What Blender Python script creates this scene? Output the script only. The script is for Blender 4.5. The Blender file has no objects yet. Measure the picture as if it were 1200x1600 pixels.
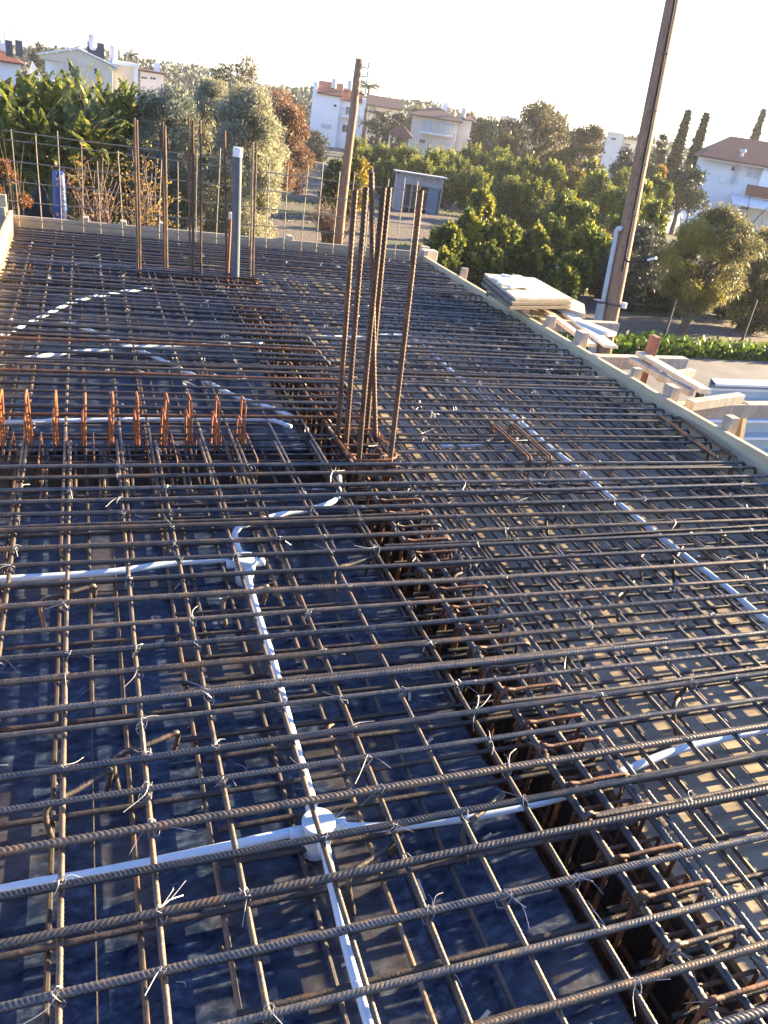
import bpy, math, random
import numpy as np
from mathutils import Vector, Matrix

# ------------------------------------------------------------------ camera, light, exposure
S = bpy.context.scene
COL = S.collection
random.seed(7)
RNG = np.random.default_rng(7)
H = 1.3                                   # lens height above the top steel
FPX = 1229.17                             # focal length for a 1600 px tall frame
PITCH, ROLL, YAW = (math.radians(a) for a in (27.5023, 9.2227, 22.9439))
SUN_EL, SUN_AZ = 13.2, 80.0               # degrees; azimuth from +Y towards +X
SKY_STRENGTH, SUN_STRENGTH, EXPOSURE = 0.058, 5.0, 2.85

cy, sy, cp, sp = math.cos(YAW), math.sin(YAW), math.cos(PITCH), math.sin(PITCH)
FW = np.array([sy*cp, cy*cp, -sp])
R0 = np.array([cy, -sy, 0.0])
U0 = np.cross(R0, FW)
RT = math.cos(ROLL)*R0 + math.sin(ROLL)*U0
UP = -math.sin(ROLL)*R0 + math.cos(ROLL)*U0
EYE = np.array([0.0, 0.0, H])

cam = bpy.data.cameras.new('camera')
cam.sensor_fit = 'VERTICAL'
cam.sensor_height = 36.0
cam.lens = FPX/1600*36
cam.clip_start, cam.clip_end = 0.05, 3000
co = bpy.data.objects.new('camera', cam)
COL.objects.link(co)
m = Matrix.Identity(4)
for i in range(3):
    m[i][0], m[i][1], m[i][2], m[i][3] = RT[i], UP[i], -FW[i], EYE[i]
co.matrix_world = m
S.camera = co

W = bpy.data.worlds.new('World')
S.world = W
W.use_nodes = True
nt = W.node_tree
sky = nt.nodes.new('ShaderNodeTexSky')
sky.sky_type = 'NISHITA'
sky.sun_disc = False
sky.sun_elevation = math.radians(SUN_EL)
sky.sun_rotation = math.radians(SUN_AZ)
sky.air_density, sky.dust_density, sky.ozone_density = 1.0, 0.6, 1.5
bg = nt.nodes['Background']
bg.inputs['Strength'].default_value = SKY_STRENGTH
wb = nt.nodes.new('ShaderNodeMixRGB')       # the camera's white balance
wb.blend_type, wb.inputs[0].default_value, wb.inputs[2].default_value = 'MULTIPLY', 1.0, (.78, .94, 1.42, 1)
nt.links.new(sky.outputs[0], wb.inputs[1])
nt.links.new(wb.outputs[0], bg.inputs['Color'])

sl = bpy.data.lights.new('sun', 'SUN')
sl.energy = SUN_STRENGTH
sl.angle = math.radians(0.55)
sl.color = (1.0, 0.77, 0.44)
so = bpy.data.objects.new('sun', sl)
COL.objects.link(so)
sd = Vector((math.sin(math.radians(SUN_AZ))*math.cos(math.radians(SUN_EL)),
             math.cos(math.radians(SUN_AZ))*math.cos(math.radians(SUN_EL)), math.sin(math.radians(SUN_EL))))
so.rotation_euler = sd.to_track_quat('Z', 'Y').to_euler()
so.location = sd*50

vs = S.view_settings
S.display_settings.display_device = 'sRGB'
vs.view_transform, vs.look = 'Standard', 'None'
vs.exposure, vs.gamma, vs.use_curve_mapping = EXPOSURE, 1.0, False
S.cycles.max_bounces = 6
S.cycles.transparent_max_bounces = 8
S.cycles.use_denoising = True

# ------------------------------------------------------------------ measuring helpers
def ray(x, y):
    return (x-600)*RT - (y-800)*UP + FPX*FW
def at(x, y, z=0.0):                      # the point of height z seen at photograph pixel (x, y)
    d = ray(x, y)
    return EYE + d*((z-H)/d[2])
def fwd(x, y, D):                         # the point D metres deep along the view
    return EYE + ray(x, y)*(D/FPX)
def gz(x, y):                             # height of the ground
    d = math.hypot(x, y)
    return -2.4 - 0.032*min(max(d-20, 0), 90)

# ------------------------------------------------------------------ mesh helpers
class MB:
    def __init__(s):
        s.v, s.f, s.n = [], [], 0
    def add(s, v, f):
        v = np.asarray(v, float).reshape(-1, 3)
        s.v.append(v)
        s.f += [tuple(int(i)+s.n for i in q) for q in f]
        s.n += len(v)
        return s
    def box(s, c, d, rot=None, bev=0.0):
        x, y, z = d[0]/2, d[1]/2, d[2]/2
        if bev <= 0:
            v = np.array([(i*x, j*y, k*z) for k in (-1, 1) for j in (-1, 1) for i in (-1, 1)])
            f = [(0,2,3,1),(4,5,7,6),(0,1,5,4),(2,6,7,3),(0,4,6,2),(1,3,7,5)]
        else:                              # chamfered box: 24 verts
            b = min(bev, x*.9, y*.9, z*.9)
            v, idx = [], {}
            for k in (-1, 1):
                for j in (-1, 1):
                    for i in (-1, 1):
                        for a in range(3):
                            e = [x-b, y-b, z-b]; e[a] += b
                            idx[(i, j, k, a)] = len(v)
                            v.append((i*e[0], j*e[1], k*e[2]))
            v = np.array(v); f = []
            for a in range(3):
                b1, c1 = (a+1) % 3, (a+2) % 3
                for sg in (-1, 1):
                    q = []
                    for p, r in ((-1,-1),(1,-1),(1,1),(-1,1)):
                        t = [0,0,0]; t[a] = sg; t[b1] = p; t[c1] = r
                        q.append(idx[(t[0], t[1], t[2], a)])
                    f.append(tuple(q if sg > 0 else q[::-1]))
                for p in (-1, 1):
                    for r in (-1, 1):      # edge along axis a
                        t0 = [0,0,0]; t0[a] = -1; t0[b1] = p; t0[c1] = r
                        t1 = list(t0); t1[a] = 1
                        q = [idx[(*t0, b1)], idx[(*t1, b1)], idx[(*t1, c1)], idx[(*t0, c1)]]
                        f.append(tuple(q if p*r < 0 else q[::-1]))
            for k in (-1, 1):
                for j in (-1, 1):
                    for i in (-1, 1):
                        q = [idx[(i,j,k,0)], idx[(i,j,k,1)], idx[(i,j,k,2)]]
                        f.append(tuple(q if i*j*k > 0 else q[::-1]))
        if rot is not None:
            v = v @ np.array(rot).T
        return s.add(v + np.asarray(c, float), f)
    def beam(s, p0, p1, w, h, up=(0,0,1), bev=0.003):     # a squared timber from p0 to p1
        p0, p1 = np.asarray(p0, float), np.asarray(p1, float)
        ax = p1-p0; L = np.linalg.norm(ax); ax = ax/L
        sx = np.cross(np.asarray(up, float), ax); sx /= np.linalg.norm(sx)
        uz = np.cross(ax, sx)
        return s.box((p0+p1)/2, (L, w, h), np.stack([ax, sx, uz], 1), bev)
    def tube(s, pts, r, n=8, caps=True, closed=False):
        v, f = tube(pts, r, n, caps, closed)
        return s.add(v, f)
    def disc(s, c, r, h, n=20, r2=None):
        c = np.asarray(c, float)
        return s.tube([c, c+np.array([0,0,h])], [r, r if r2 is None else r2], n)
    def mesh(s, name):
        return npmesh(name, np.concatenate(s.v), s.f)
    def build(s, name, mat, parent=None, smooth=False):
        return link(name, np.concatenate(s.v), s.f, mat, parent, smooth)

def npmesh(name, v, f, smooth=False):
    me = bpy.data.meshes.new(name)
    v = np.asarray(v, np.float32)
    if isinstance(f, np.ndarray):
        k = f.shape[1]
        me.vertices.add(len(v)); me.vertices.foreach_set('co', v.ravel())
        me.loops.add(f.size); me.loops.foreach_set('vertex_index', f.astype(np.int32).ravel())
        me.polygons.add(len(f))
        me.polygons.foreach_set('loop_start', np.arange(0, f.size, k, dtype=np.int32))
        me.polygons.foreach_set('loop_total', np.full(len(f), k, np.int32))
        me.update(calc_edges=True)
    else:
        me.from_pydata(v.tolist(), [], f)
    if smooth:
        me.polygons.foreach_set('use_smooth', np.ones(len(me.polygons), bool))
    return me

def world_of(o):
    mw = Matrix.Identity(4)
    while o is not None:
        mw = Matrix.LocRotScale(o.location, o.rotation_euler, o.scale) @ mw
        o = o.parent
    return mw
def link(name, v, f, mat, parent=None, smooth=False):
    """world-space geometry -> one object whose origin is its own centre"""
    v = np.asarray(v, float)
    if parent is not None:
        inv = np.array(world_of(parent).inverted())
        v = v @ inv[:3, :3].T + inv[:3, 3]
    c = (v.min(0)+v.max(0))/2
    me = npmesh(name, v-c, f, smooth)
    me.materials.append(mat)
    o = bpy.data.objects.new(name, me)
    COL.objects.link(o)
    o.location = c
    o.parent = parent
    return o
def put(name, me, loc, parent=None, rot=(0,0,0), sc=(1,1,1)):
    """another object on shared mesh data; loc in the parent's space"""
    o = bpy.data.objects.new(name, me)
    COL.objects.link(o)
    o.parent = parent
    o.location, o.rotation_euler, o.scale = loc, rot, sc
    return o
def thing(name, label, cat, loc=(0,0,0), rz=0.0, group=None):
    o = bpy.data.objects.new(name, None)
    o.empty_display_size = 0.2
    COL.objects.link(o)
    o.location, o.rotation_euler = tuple(float(a) for a in loc), (0, 0, rz)
    return tag(o, label, cat, group)
def tag(o, label, cat, group=None, kind=None):
    o['label'], o['category'] = label, cat
    if group: o['group'] = group
    if kind: o['kind'] = kind
    return o

def frames(pts):
    pts = np.asarray(pts, float)
    t = np.gradient(pts, axis=0)
    t /= np.linalg.norm(t, axis=1, keepdims=True)+1e-12
    ref = np.array([0,0,1.0]) if abs(t[0][2]) < .9 else np.array([1.0,0,0])
    a = np.cross(t[0], ref); a /= np.linalg.norm(a)
    A = np.empty_like(pts); A[0] = a
    for i in range(1, len(pts)):
        a = a - t[i]*(a@t[i])
        a /= np.linalg.norm(a)
        A[i] = a
    return t, A, np.cross(t, A)
def tube(pts, r, n=8, caps=True, closed=False):
    pts = np.asarray(pts, float)
    N = len(pts)
    r = np.broadcast_to(np.asarray(r, float), (N,))
    t, A, B = frames(pts)
    th = np.arange(n)*2*np.pi/n
    v = pts[:, None, :] + r[:, None, None]*(np.cos(th)[None, :, None]*A[:, None, :]+np.sin(th)[None, :, None]*B[:, None, :])
    f = []
    for i in range(N-1 if not closed else N):
        j = (i+1) % N
        for k in range(n):
            k2 = (k+1) % n
            f.append((i*n+k, i*n+k2, j*n+k2, j*n+k))
    if caps and not closed:
        f.append(tuple(range(n))[::-1]); f.append(tuple((N-1)*n+k for k in range(n)))
    return v.reshape(-1, 3), f
def resample(pts, step):
    pts = np.asarray(pts, float)
    d = np.r_[0, np.cumsum(np.linalg.norm(np.diff(pts, axis=0), axis=1))]
    n = max(2, int(round(d[-1]/step))+1)
    s = np.linspace(0, d[-1], n)
    return np.stack([np.interp(s, d, pts[:, k]) for k in range(3)], 1), s
def smooth_path(ctrl, per=8):             # Catmull-Rom
    P = [np.asarray(p, float) for p in ctrl]
    P = [2*P[0]-P[1]]+P+[2*P[-1]-P[-2]]
    out = []
    for i in range(1, len(P)-2):
        for k in range(per):
            u = k/per
            out.append(.5*((2*P[i])+(P[i+1]-P[i-1])*u+(2*P[i-1]-5*P[i]+4*P[i+1]-P[i+2])*u*u+(3*P[i]-P[i-1]-3*P[i+1]+P[i+2])*u**3))
    out.append(P[-2])
    return np.array(out)
def ribbed(pts, r, pitch=.0105, step=.0026, n=10, roll=0.0, hgt=.12):
    """deformed reinforcing bar: crescent ribs on two sides, a spine between them"""
    pts, s = resample(pts, step)
    t, A, B = frames(pts)
    th = np.arange(n)*2*np.pi/n
    ph = (th+roll) % (2*np.pi)
    side = ph < np.pi
    cres = np.clip(np.sin(np.where(side, ph, ph-np.pi)), 0, 1)**.6
    lead = np.where(side, ph, np.pi-(ph-np.pi))*r*.85
    w = ((s[:, None]+lead[None, :])/pitch) % 1.0
    pulse = np.clip((1-np.abs(w-.5)*3.0)*1.7, 0, 1)
    spine = np.where(np.minimum(np.minimum(ph, 2*np.pi-ph), np.abs(ph-np.pi)) < .33, .09, 0)
    rr = r*(1+hgt*1.6*pulse*cres[None, :]+spine[None, :])
    v = pts[:, None, :]+rr[..., None]*(np.cos(th)[None, :, None]*A[:, None, :]+np.sin(th)[None, :, None]*B[:, None, :])
    N = len(pts)
    i = np.arange(N-1)[:, None]*n; k = np.arange(n)[None, :]; k2 = (k+1) % n
    f = np.stack([(i+k).ravel(), (i+k2).ravel(), (i+n+k2).ravel(), (i+n+k).ravel()], 1)
    return v.reshape(-1, 3), f
def wob(p0, p1, amp, n=14, az=.6):        # a nearly straight bar with a little sag and bow
    p0, p1 = np.asarray(p0, float), np.asarray(p1, float)
    u = np.linspace(0, 1, n)
    ax = (p1-p0)/np.linalg.norm(p1-p0)
    sd_ = np.cross(ax, [0,0,1.0])
    if np.linalg.norm(sd_) < .1: sd_ = np.array([1.0,0,0])
    sd_ /= np.linalg.norm(sd_)
    up = np.cross(sd_, ax)
    a = sum(random.uniform(-1,1)/k*np.sin(u*np.pi*k*1.0+random.uniform(0,6)) for k in (1,2,3))
    b = sum(random.uniform(-1,1)/k*np.sin(u*np.pi*k*1.5+random.uniform(0,6)) for k in (1,2,3))
    return p0+np.outer(u, p1-p0)+np.outer(a*amp, sd_)+np.outer(b*amp*az, up)

# ------------------------------------------------------------------ materials
def new_mat(name):
    mt = bpy.data.materials.new(name)
    mt.use_nodes = True
    return mt, mt.node_tree.nodes, mt.node_tree.links, mt.node_tree.nodes['Principled BSDF']
def ramp(N, stops):
    r = N.new('ShaderNodeValToRGB')
    e = r.color_ramp.elements
    e[0].position, e[0].color = stops[0][0], (*stops[0][1], 1)
    e[1].position, e[1].color = stops[-1][0], (*stops[-1][1], 1)
    for p, c in stops[1:-1]:
        x = e.new(p); x.color = (*c, 1)
    return r
def mat(name, stops, rough=.6, metal=0.0, scale=8.0, detail=6.0, stretch=None, bump=0.0, bscale=60.0, vary=0.0, spec=.5, coat=0.0, rrange=0.0, world=False):
    """noise-mottled surface; stops = [(pos, colour), ...]"""
    mt, N, L, P = new_mat(name)
    tc = N.new('ShaderNodeTexCoord')
    src = tc.outputs['Object']
    if world:
        g = N.new('ShaderNodeNewGeometry'); src = g.outputs['Position']
    oi = N.new('ShaderNodeObjectInfo')
    mp = N.new('ShaderNodeMapping')
    L.new(src, mp.inputs[0])
    if not world:
        mul = N.new('ShaderNodeMath'); mul.operation = 'MULTIPLY'; mul.inputs[1].default_value = 37.0
        L.new(oi.outputs['Random'], mul.inputs[0])
        L.new(mul.outputs[0], mp.inputs['Location'])
    if stretch: mp.inputs['Scale'].default_value = stretch
    nz = N.new('ShaderNodeTexNoise')
    nz.inputs['Scale'].default_value, nz.inputs['Detail'].default_value = scale, detail
    nz.inputs['Roughness'].default_value = .65
    L.new(mp.outputs[0], nz.inputs['Vector'])
    rp = ramp(N, stops)
    L.new(nz.outputs['Fac'], rp.inputs[0])
    out = rp.outputs[0]
    if vary:
        hs = N.new('ShaderNodeHueSaturation')
        mr = N.new('ShaderNodeMapRange')
        mr.inputs['To Min'].default_value, mr.inputs['To Max'].default_value = 1-vary, 1+vary
        L.new(oi.outputs['Random'], mr.inputs[0]); L.new(mr.outputs[0], hs.inputs['Value'])
        L.new(out, hs.inputs['Color']); out = hs.outputs[0]
    L.new(out, P.inputs['Base Color'])
    P.inputs['Roughness'].default_value, P.inputs['Metallic'].default_value = rough, metal
    P.inputs['Specular IOR Level'].default_value = spec
    P.inputs['Coat Weight'].default_value = coat
    if rrange:
        mr = N.new('ShaderNodeMapRange')
        mr.inputs['From Min'].default_value, mr.inputs['From Max'].default_value = .3, .7
        mr.inputs['To Min'].default_value, mr.inputs['To Max'].default_value = rough-rrange, rough+rrange
        L.new(nz.outputs['Fac'], mr.inputs[0]); L.new(mr.outputs[0], P.inputs['Roughness'])
    if bump:
        n2 = N.new('ShaderNodeTexNoise')
        n2.inputs['Scale'].default_value, n2.inputs['Detail'].default_value = bscale, 4
        L.new(mp.outputs[0], n2.inputs['Vector'])
        b = N.new('ShaderNodeBump')
        b.inputs['Strength'].default_value, b.inputs['Distance'].default_value = bump, .004
        L.new(n2.outputs['Fac'], b.inputs['Height']); L.new(b.outputs[0], P.inputs['Normal'])
    return mt
def leaf_mat(name, dark, light, tips, trans=.35, patch=2.0, rough=.5, tipamt=.62):
    mt, N, L, P = new_mat(name)
    g = N.new('ShaderNodeNewGeometry')
    oi = N.new('ShaderNodeObjectInfo')
    r1 = ramp(N, [(0, dark), (.75, light), (1, tips)])
    L.new(g.outputs['Random Per Island'], r1.inputs[0])
    nz = N.new('ShaderNodeTexNoise'); nz.inputs['Scale'].default_value = patch; nz.inputs['Detail'].default_value = 2
    tc = N.new('ShaderNodeTexCoord')
    va = N.new('ShaderNodeVectorMath'); va.operation = 'ADD'
    L.new(tc.outputs['Object'], va.inputs[0]); L.new(oi.outputs['Location'], va.inputs[1])
    L.new(va.outputs[0], nz.inputs['Vector'])
    mr = N.new('ShaderNodeMapRange'); mr.inputs['From Min'].default_value, mr.inputs['From Max'].default_value = tipamt, tipamt+.12
    L.new(nz.outputs['Fac'], mr.inputs[0])
    mx = N.new('ShaderNodeMixRGB'); mx.inputs[2].default_value = (*tips, 1)
    L.new(mr.outputs[0], mx.inputs[0]); L.new(r1.outputs[0], mx.inputs[1])
    L.new(mx.outputs[0], P.inputs['Base Color'])
    P.inputs['Roughness'].default_value = rough
    P.inputs['Specular IOR Level'].default_value = .35
    tr = N.new('ShaderNodeBsdfTranslucent')
    L.new(mx.outputs[0], tr.inputs['Color'])
    ms = N.new('ShaderNodeMixShader'); ms.inputs[0].default_value = trans
    L.new(P.outputs[0], ms.inputs[1]); L.new(tr.outputs[0], ms.inputs[2])
    L.new(ms.outputs[0], N['Material Output'].inputs['Surface'])
    return mt

M = {}
M['steel'] = mat('dark_mill_steel', [(.30,(.055,.056,.06)),(.46,(.10,.096,.095)),(.62,(.15,.115,.085)),(.77,(.24,.125,.055))], .46, .55, 26, 5, bump=.25, bscale=160, vary=.35, rrange=.1)
M['steel2'] = mat('weathered_steel', [(.30,(.065,.058,.052)),(.5,(.135,.105,.08)),(.68,(.23,.13,.065)),(.8,(.32,.18,.075))], .48, .5, 22, 5, bump=.25, bscale=160, vary=.3, rrange=.1)
M['steel3'] = mat('lower_steel', [(.32,(.035,.033,.034)),(.55,(.075,.062,.055)),(.75,(.15,.085,.05))], .55, .45, 24, 5, bump=.3, bscale=140, vary=.3)
M['rust'] = mat('brown_rust', [(.3,(.055,.03,.021)),(.5,(.125,.058,.032)),(.72,(.26,.105,.04))], .7, .25, 24, 5, bump=.3, bscale=160, vary=.3)
M['starter'] = mat('dark_rusty_bar', [(.3,(.045,.028,.022)),(.5,(.085,.048,.032)),(.68,(.15,.075,.04)),(.8,(.22,.19,.16))], .6, .35, 16, 5, bump=.2, bscale=140, vary=.25)
M['orange'] = mat('orange_rust', [(.3,(.13,.04,.015)),(.55,(.27,.085,.025)),(.75,(.40,.16,.04))], .75, .1, 30, 5, bump=.3, bscale=160, vary=.2)
M['wire'] = mat('tie_wire_grey', [(.3,(.20,.20,.21)),(.7,(.46,.45,.43))], .4, .35, 30, 2, vary=.2)
M['pvc'] = mat('pale_pvc', [(.3,(.50,.60,.66)),(.7,(.62,.71,.76))], .32, 0, 9, 4, spec=.5, vary=.05)
M['greypvc'] = mat('grey_pvc', [(.3,(.07,.085,.105)),(.7,(.10,.115,.135))], .38, 0, 9, 4)
M['whitecap'] = mat('white_cap', [(.3,(.72,.73,.74)),(.7,(.8,.8,.8))], .4)
M['ply'] = mat('deck_ply', [(.3,(.15,.115,.075)),(.5,(.26,.205,.13)),(.7,(.36,.29,.185))], .42, 0, 5, 8, (1,6,1), .18, 40, .14, coat=0.0, rrange=.12, spec=.5)
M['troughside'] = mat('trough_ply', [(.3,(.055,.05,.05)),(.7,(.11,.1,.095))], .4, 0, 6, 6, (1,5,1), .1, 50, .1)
M['pine'] = mat('edge_board_pine', [(.3,(.40,.30,.17)),(.5,(.54,.42,.25)),(.72,(.62,.50,.32))], .7, 0, 7, 8, (6,.5,6), .25, 60, .08)
M['pinex'] = mat('edge_board_pine_cross', [(.3,(.26,.215,.15)),(.5,(.34,.285,.20)),(.72,(.42,.355,.26))], .7, 0, 7, 8, (.5,6,6), .25, 60, .08)
M['greywood'] = mat('weathered_wood', [(.3,(.26,.22,.17)),(.55,(.40,.34,.26)),(.75,(.52,.46,.37))], .78, 0, 12, 8, (2,2,.5), .3, 60, .15)
M['sheet'] = mat('bare_plywood', [(.3,(.42,.34,.23)),(.55,(.55,.46,.33)),(.75,(.63,.55,.42))], .7, 0, 6, 8, (1,5,1), .15, 40, .1)
M['paleply'] = mat('clean_plywood', [(.3,(.58,.52,.42)),(.7,(.70,.65,.55))], .7, 0, 6, 8, (1,5,1), .1, 40, .06)
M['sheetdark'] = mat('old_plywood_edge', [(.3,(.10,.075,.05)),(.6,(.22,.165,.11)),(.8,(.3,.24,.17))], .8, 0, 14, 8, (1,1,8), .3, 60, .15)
M['redwood'] = mat('red_brown_timber', [(.3,(.20,.07,.04)),(.7,(.32,.13,.07))], .7, 0, 12, 6, (3,3,.6), .3, 60, .1)
M['pole'] = mat('creosoted_pole', [(.28,(.14,.075,.045)),(.5,(.27,.15,.09)),(.7,(.38,.24,.15))], .8, 0, 8, 8, (7,7,.35), .5, 30)
M['hoard'] = mat('painted_sheet', [(.3,(.36,.44,.47)),(.7,(.46,.54,.57))], .45, .1, 3, 4)
M['asphalt'] = mat('asphalt', [(.3,(.075,.07,.068)),(.5,(.12,.11,.105)),(.7,(.17,.155,.145))], .9, 0, 1.2, 10, None, .4, 50, world=True)
M['soil'] = None
M['bark'] = mat('bark', [(.3,(.05,.038,.028)),(.6,(.12,.09,.065)),(.8,(.18,.14,.1))], .9, 0, 8, 7, (4,4,.7), .8, 25)
M['twig'] = mat('dry_twig', [(.3,(.08,.05,.04)),(.7,(.20,.125,.10))], .85, 0, 8, 3)
M['plaster'] = mat('white_render', [(.3,(.76,.76,.75)),(.7,(.83,.82,.80))], .85, 0, .9, 6)
M['cream'] = mat('cream_render', [(.3,(.60,.53,.40)),(.7,(.70,.63,.49))], .85, 0, .9, 6)
M['beige'] = mat('beige_render', [(.3,(.60,.54,.46)),(.7,(.70,.63,.55))], .85, 0, .9, 6)
M['pinkish'] = mat('pale_stone_render', [(.3,(.62,.58,.52)),(.7,(.72,.68,.62))], .85, 0, .9, 6)
M['tile'] = mat('roof_tile', [(.3,(.115,.032,.022)),(.6,(.18,.052,.034)),(.8,(.24,.08,.055))], .8, 0, 6, 6, None, .5, 12)
M['browntile'] = mat('brown_roof_tile', [(.3,(.075,.042,.034)),(.7,(.13,.075,.06))], .8, 0, 6, 6, None, .5, 12)
M['glass'] = mat('window_glass', [(.3,(.02,.027,.034)),(.7,(.045,.055,.065))], .25, 0, 2, 2, spec=.3)
M['curtain'] = mat('curtained_window', [(.3,(.40,.44,.48)),(.7,(.55,.58,.6))], .3, 0, 2, 2)
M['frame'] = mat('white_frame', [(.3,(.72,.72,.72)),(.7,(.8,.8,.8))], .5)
M['rail'] = mat('grey_rail', [(.3,(.25,.28,.3)),(.7,(.33,.36,.38))], .5, .3)
M['tank'] = mat('pale_tank', [(.3,(.40,.43,.45)),(.7,(.50,.52,.54))], .4, .1)
M['panel'] = mat('solar_panel_glass', [(.3,(.03,.035,.05)),(.7,(.06,.06,.08))], .15, .2)
M['blue'] = mat('blue_plastic', [(.3,(.012,.04,.15)),(.7,(.02,.065,.24))], .4)
M['blackplastic'] = mat('black_plastic', [(.3,(.012,.012,.014)),(.7,(.03,.03,.033))], .85, spec=.15)
M['mesh'] = mat('mesh_wire', [(.3,(.20,.16,.12)),(.7,(.34,.28,.21))], .55, .2, 20, 4, vary=.2)
M['shed'] = mat('grey_tin', [(.3,(.28,.29,.29)),(.7,(.42,.42,.41))], .6, .3, 5, 6)
M['bluedoor'] = mat('blue_panel', [(.3,(.09,.15,.21)),(.7,(.14,.20,.27))], .6)
M['metalpost'] = mat('dark_post', [(.3,(.05,.05,.05)),(.7,(.1,.095,.09))], .6, .4)
M['whitewall'] = mat('white_wall', [(.3,(.66,.68,.70)),(.7,(.76,.77,.78))], .8, 0, 1.2, 5)

# form-oil film over the left deck panels, the sky's blue sheen put into its colour: brushed smears, bare ply showing through in places
def film_mat():
    mt, N, L, P = new_mat('oiled_film_ply')
    g = N.new('ShaderNodeNewGeometry')
    dist = N.new('ShaderNodeTexNoise'); dist.inputs['Scale'].default_value = 7; dist.inputs['Detail'].default_value = 3
    L.new(g.outputs['Position'], dist.inputs['Vector'])
    mixv = N.new('ShaderNodeMixRGB'); mixv.inputs[0].default_value = .07
    L.new(g.outputs['Position'], mixv.inputs[1]); L.new(dist.outputs['Color'], mixv.inputs[2])
    mp = N.new('ShaderNodeMapping'); mp.inputs['Scale'].default_value = (16, 30, 1)
    L.new(mixv.outputs[0], mp.inputs[0])
    smear = N.new('ShaderNodeTexNoise'); smear.inputs['Scale'].default_value = 1.6; smear.inputs['Detail'].default_value = 8; smear.inputs['Roughness'].default_value = .7
    L.new(mp.outputs[0], smear.inputs['Vector'])
    big = N.new('ShaderNodeTexNoise'); big.inputs['Scale'].default_value = 3.2; big.inputs['Detail'].default_value = 6
    L.new(g.outputs['Position'], big.inputs['Vector'])
    r1 = ramp(N, [(.36,(.005,.009,.024)),(.5,(.012,.020,.044)),(.68,(.065,.092,.135))])
    L.new(smear.outputs['Fac'], r1.inputs[0])
    r2 = ramp(N, [(.50,(0,0,0)),(.60,(1,1,1))])
    L.new(big.outputs['Fac'], r2.inputs[0])
    mx = N.new('ShaderNodeMixRGB'); mx.inputs[2].default_value = (.10,.078,.055,1)
    ml = N.new('ShaderNodeMath'); ml.operation = 'MULTIPLY'; ml.inputs[1].default_value = .42
    L.new(r2.outputs[0], ml.inputs[0]); L.new(ml.outputs[0], mx.inputs[0]); L.new(r1.outputs[0], mx.inputs[1])
    L.new(mx.outputs[0], P.inputs['Base Color'])
    mr = N.new('ShaderNodeMapRange'); mr.inputs['From Min'].default_value, mr.inputs['From Max'].default_value = .35, .65
    mr.inputs['To Min'].default_value, mr.inputs['To Max'].default_value = .22, .5
    L.new(smear.outputs['Fac'], mr.inputs[0]); L.new(mr.outputs[0], P.inputs['Roughness'])
    P.inputs['Specular IOR Level'].default_value = .35
    b = N.new('ShaderNodeBump'); b.inputs['Strength'].default_value = .03; b.inputs['Distance'].default_value = .0006
    L.new(smear.outputs['Fac'], b.inputs['Height']); L.new(b.outputs[0], P.inputs['Normal'])
    return mt
M['film'] = film_mat()

def soil_mat():
    mt, N, L, P = new_mat('orchard_soil')
    g = N.new('ShaderNodeNewGeometry')
    a = N.new('ShaderNodeTexNoise'); a.inputs['Scale'].default_value = .35; a.inputs['Detail'].default_value = 8
    b = N.new('ShaderNodeTexNoise'); b.inputs['Scale'].default_value = 6; b.inputs['Detail'].default_value = 8; b.inputs['Roughness'].default_value = .75
    for n in (a, b): L.new(g.outputs['Position'], n.inputs['Vector'])
    r1 = ramp(N, [(.3,(.07,.055,.045)),(.5,(.12,.095,.076)),(.7,(.18,.145,.115))])
    L.new(b.outputs['Fac'], r1.inputs[0])
    r2 = ramp(N, [(.30,(.045,.06,.022)),(.7,(.11,.115,.045))])
    L.new(b.outputs['Fac'], r2.inputs[0])
    r3 = ramp(N, [(.50,(0,0,0)),(.62,(1,1,1))])
    L.new(a.outputs['Fac'], r3.inputs[0])
    mx = N.new('ShaderNodeMixRGB')
    L.new(r3.outputs[0], mx.inputs[0]); L.new(r1.outputs[0], mx.inputs[1]); L.new(r2.outputs[0], mx.inputs[2])
    L.new(mx.outputs[0], P.inputs['Base Color'])
    P.inputs['Roughness'].default_value = .95
    bp = N.new('ShaderNodeBump'); bp.inputs['Strength'].default_value = .8; bp.inputs['Distance'].default_value = .08
    L.new(b.outputs['Fac'], bp.inputs['Height']); L.new(bp.outputs[0], P.inputs['Normal'])
    return mt
M['soil'] = soil_mat()
M['citrus'] = leaf_mat('citrus_leaves', (.022,.045,.022), (.075,.115,.036), (.28,.25,.035), .34, 1.3)
M['shoots'] = leaf_mat('sunlit_young_citrus', (.08,.12,.03), (.20,.22,.04), (.40,.36,.05), .5, 1.3, tipamt=.55)  # young shoots, with the sunlit yellow of the crown tops put into their colour
M['citrusgold'] = leaf_mat('golden_citrus_leaves', (.05,.06,.016), (.16,.14,.025), (.36,.26,.03), .4, 1.3, tipamt=.5)
M['olive'] = leaf_mat('olive_leaves', (.20,.205,.14), (.38,.37,.25), (.48,.44,.28), .45, 1.2)
M['oliveshade'] = leaf_mat('shaded_olive_leaves', (.11,.135,.115), (.22,.245,.185), (.33,.33,.22), .25, 1.2)  # shaded left of the olives put into leaf colour, beside the sunlit pale one
M['banana'] = leaf_mat('banana_leaves', (.06,.09,.022), (.16,.175,.04), (.36,.29,.07), .5, .9)
M['brownleaf'] = leaf_mat('russet_leaves', (.12,.07,.04), (.23,.135,.08), (.33,.19,.09), .35, 1.0)
M['rustleaf'] = leaf_mat('orange_dry_leaves', (.14,.055,.02), (.30,.13,.04), (.42,.24,.08), .35, 2.0)
M['pepper'] = leaf_mat('pepper_tree_leaves', (.075,.078,.045), (.16,.15,.07), (.32,.27,.06), .45, .8, tipamt=.54)
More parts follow.
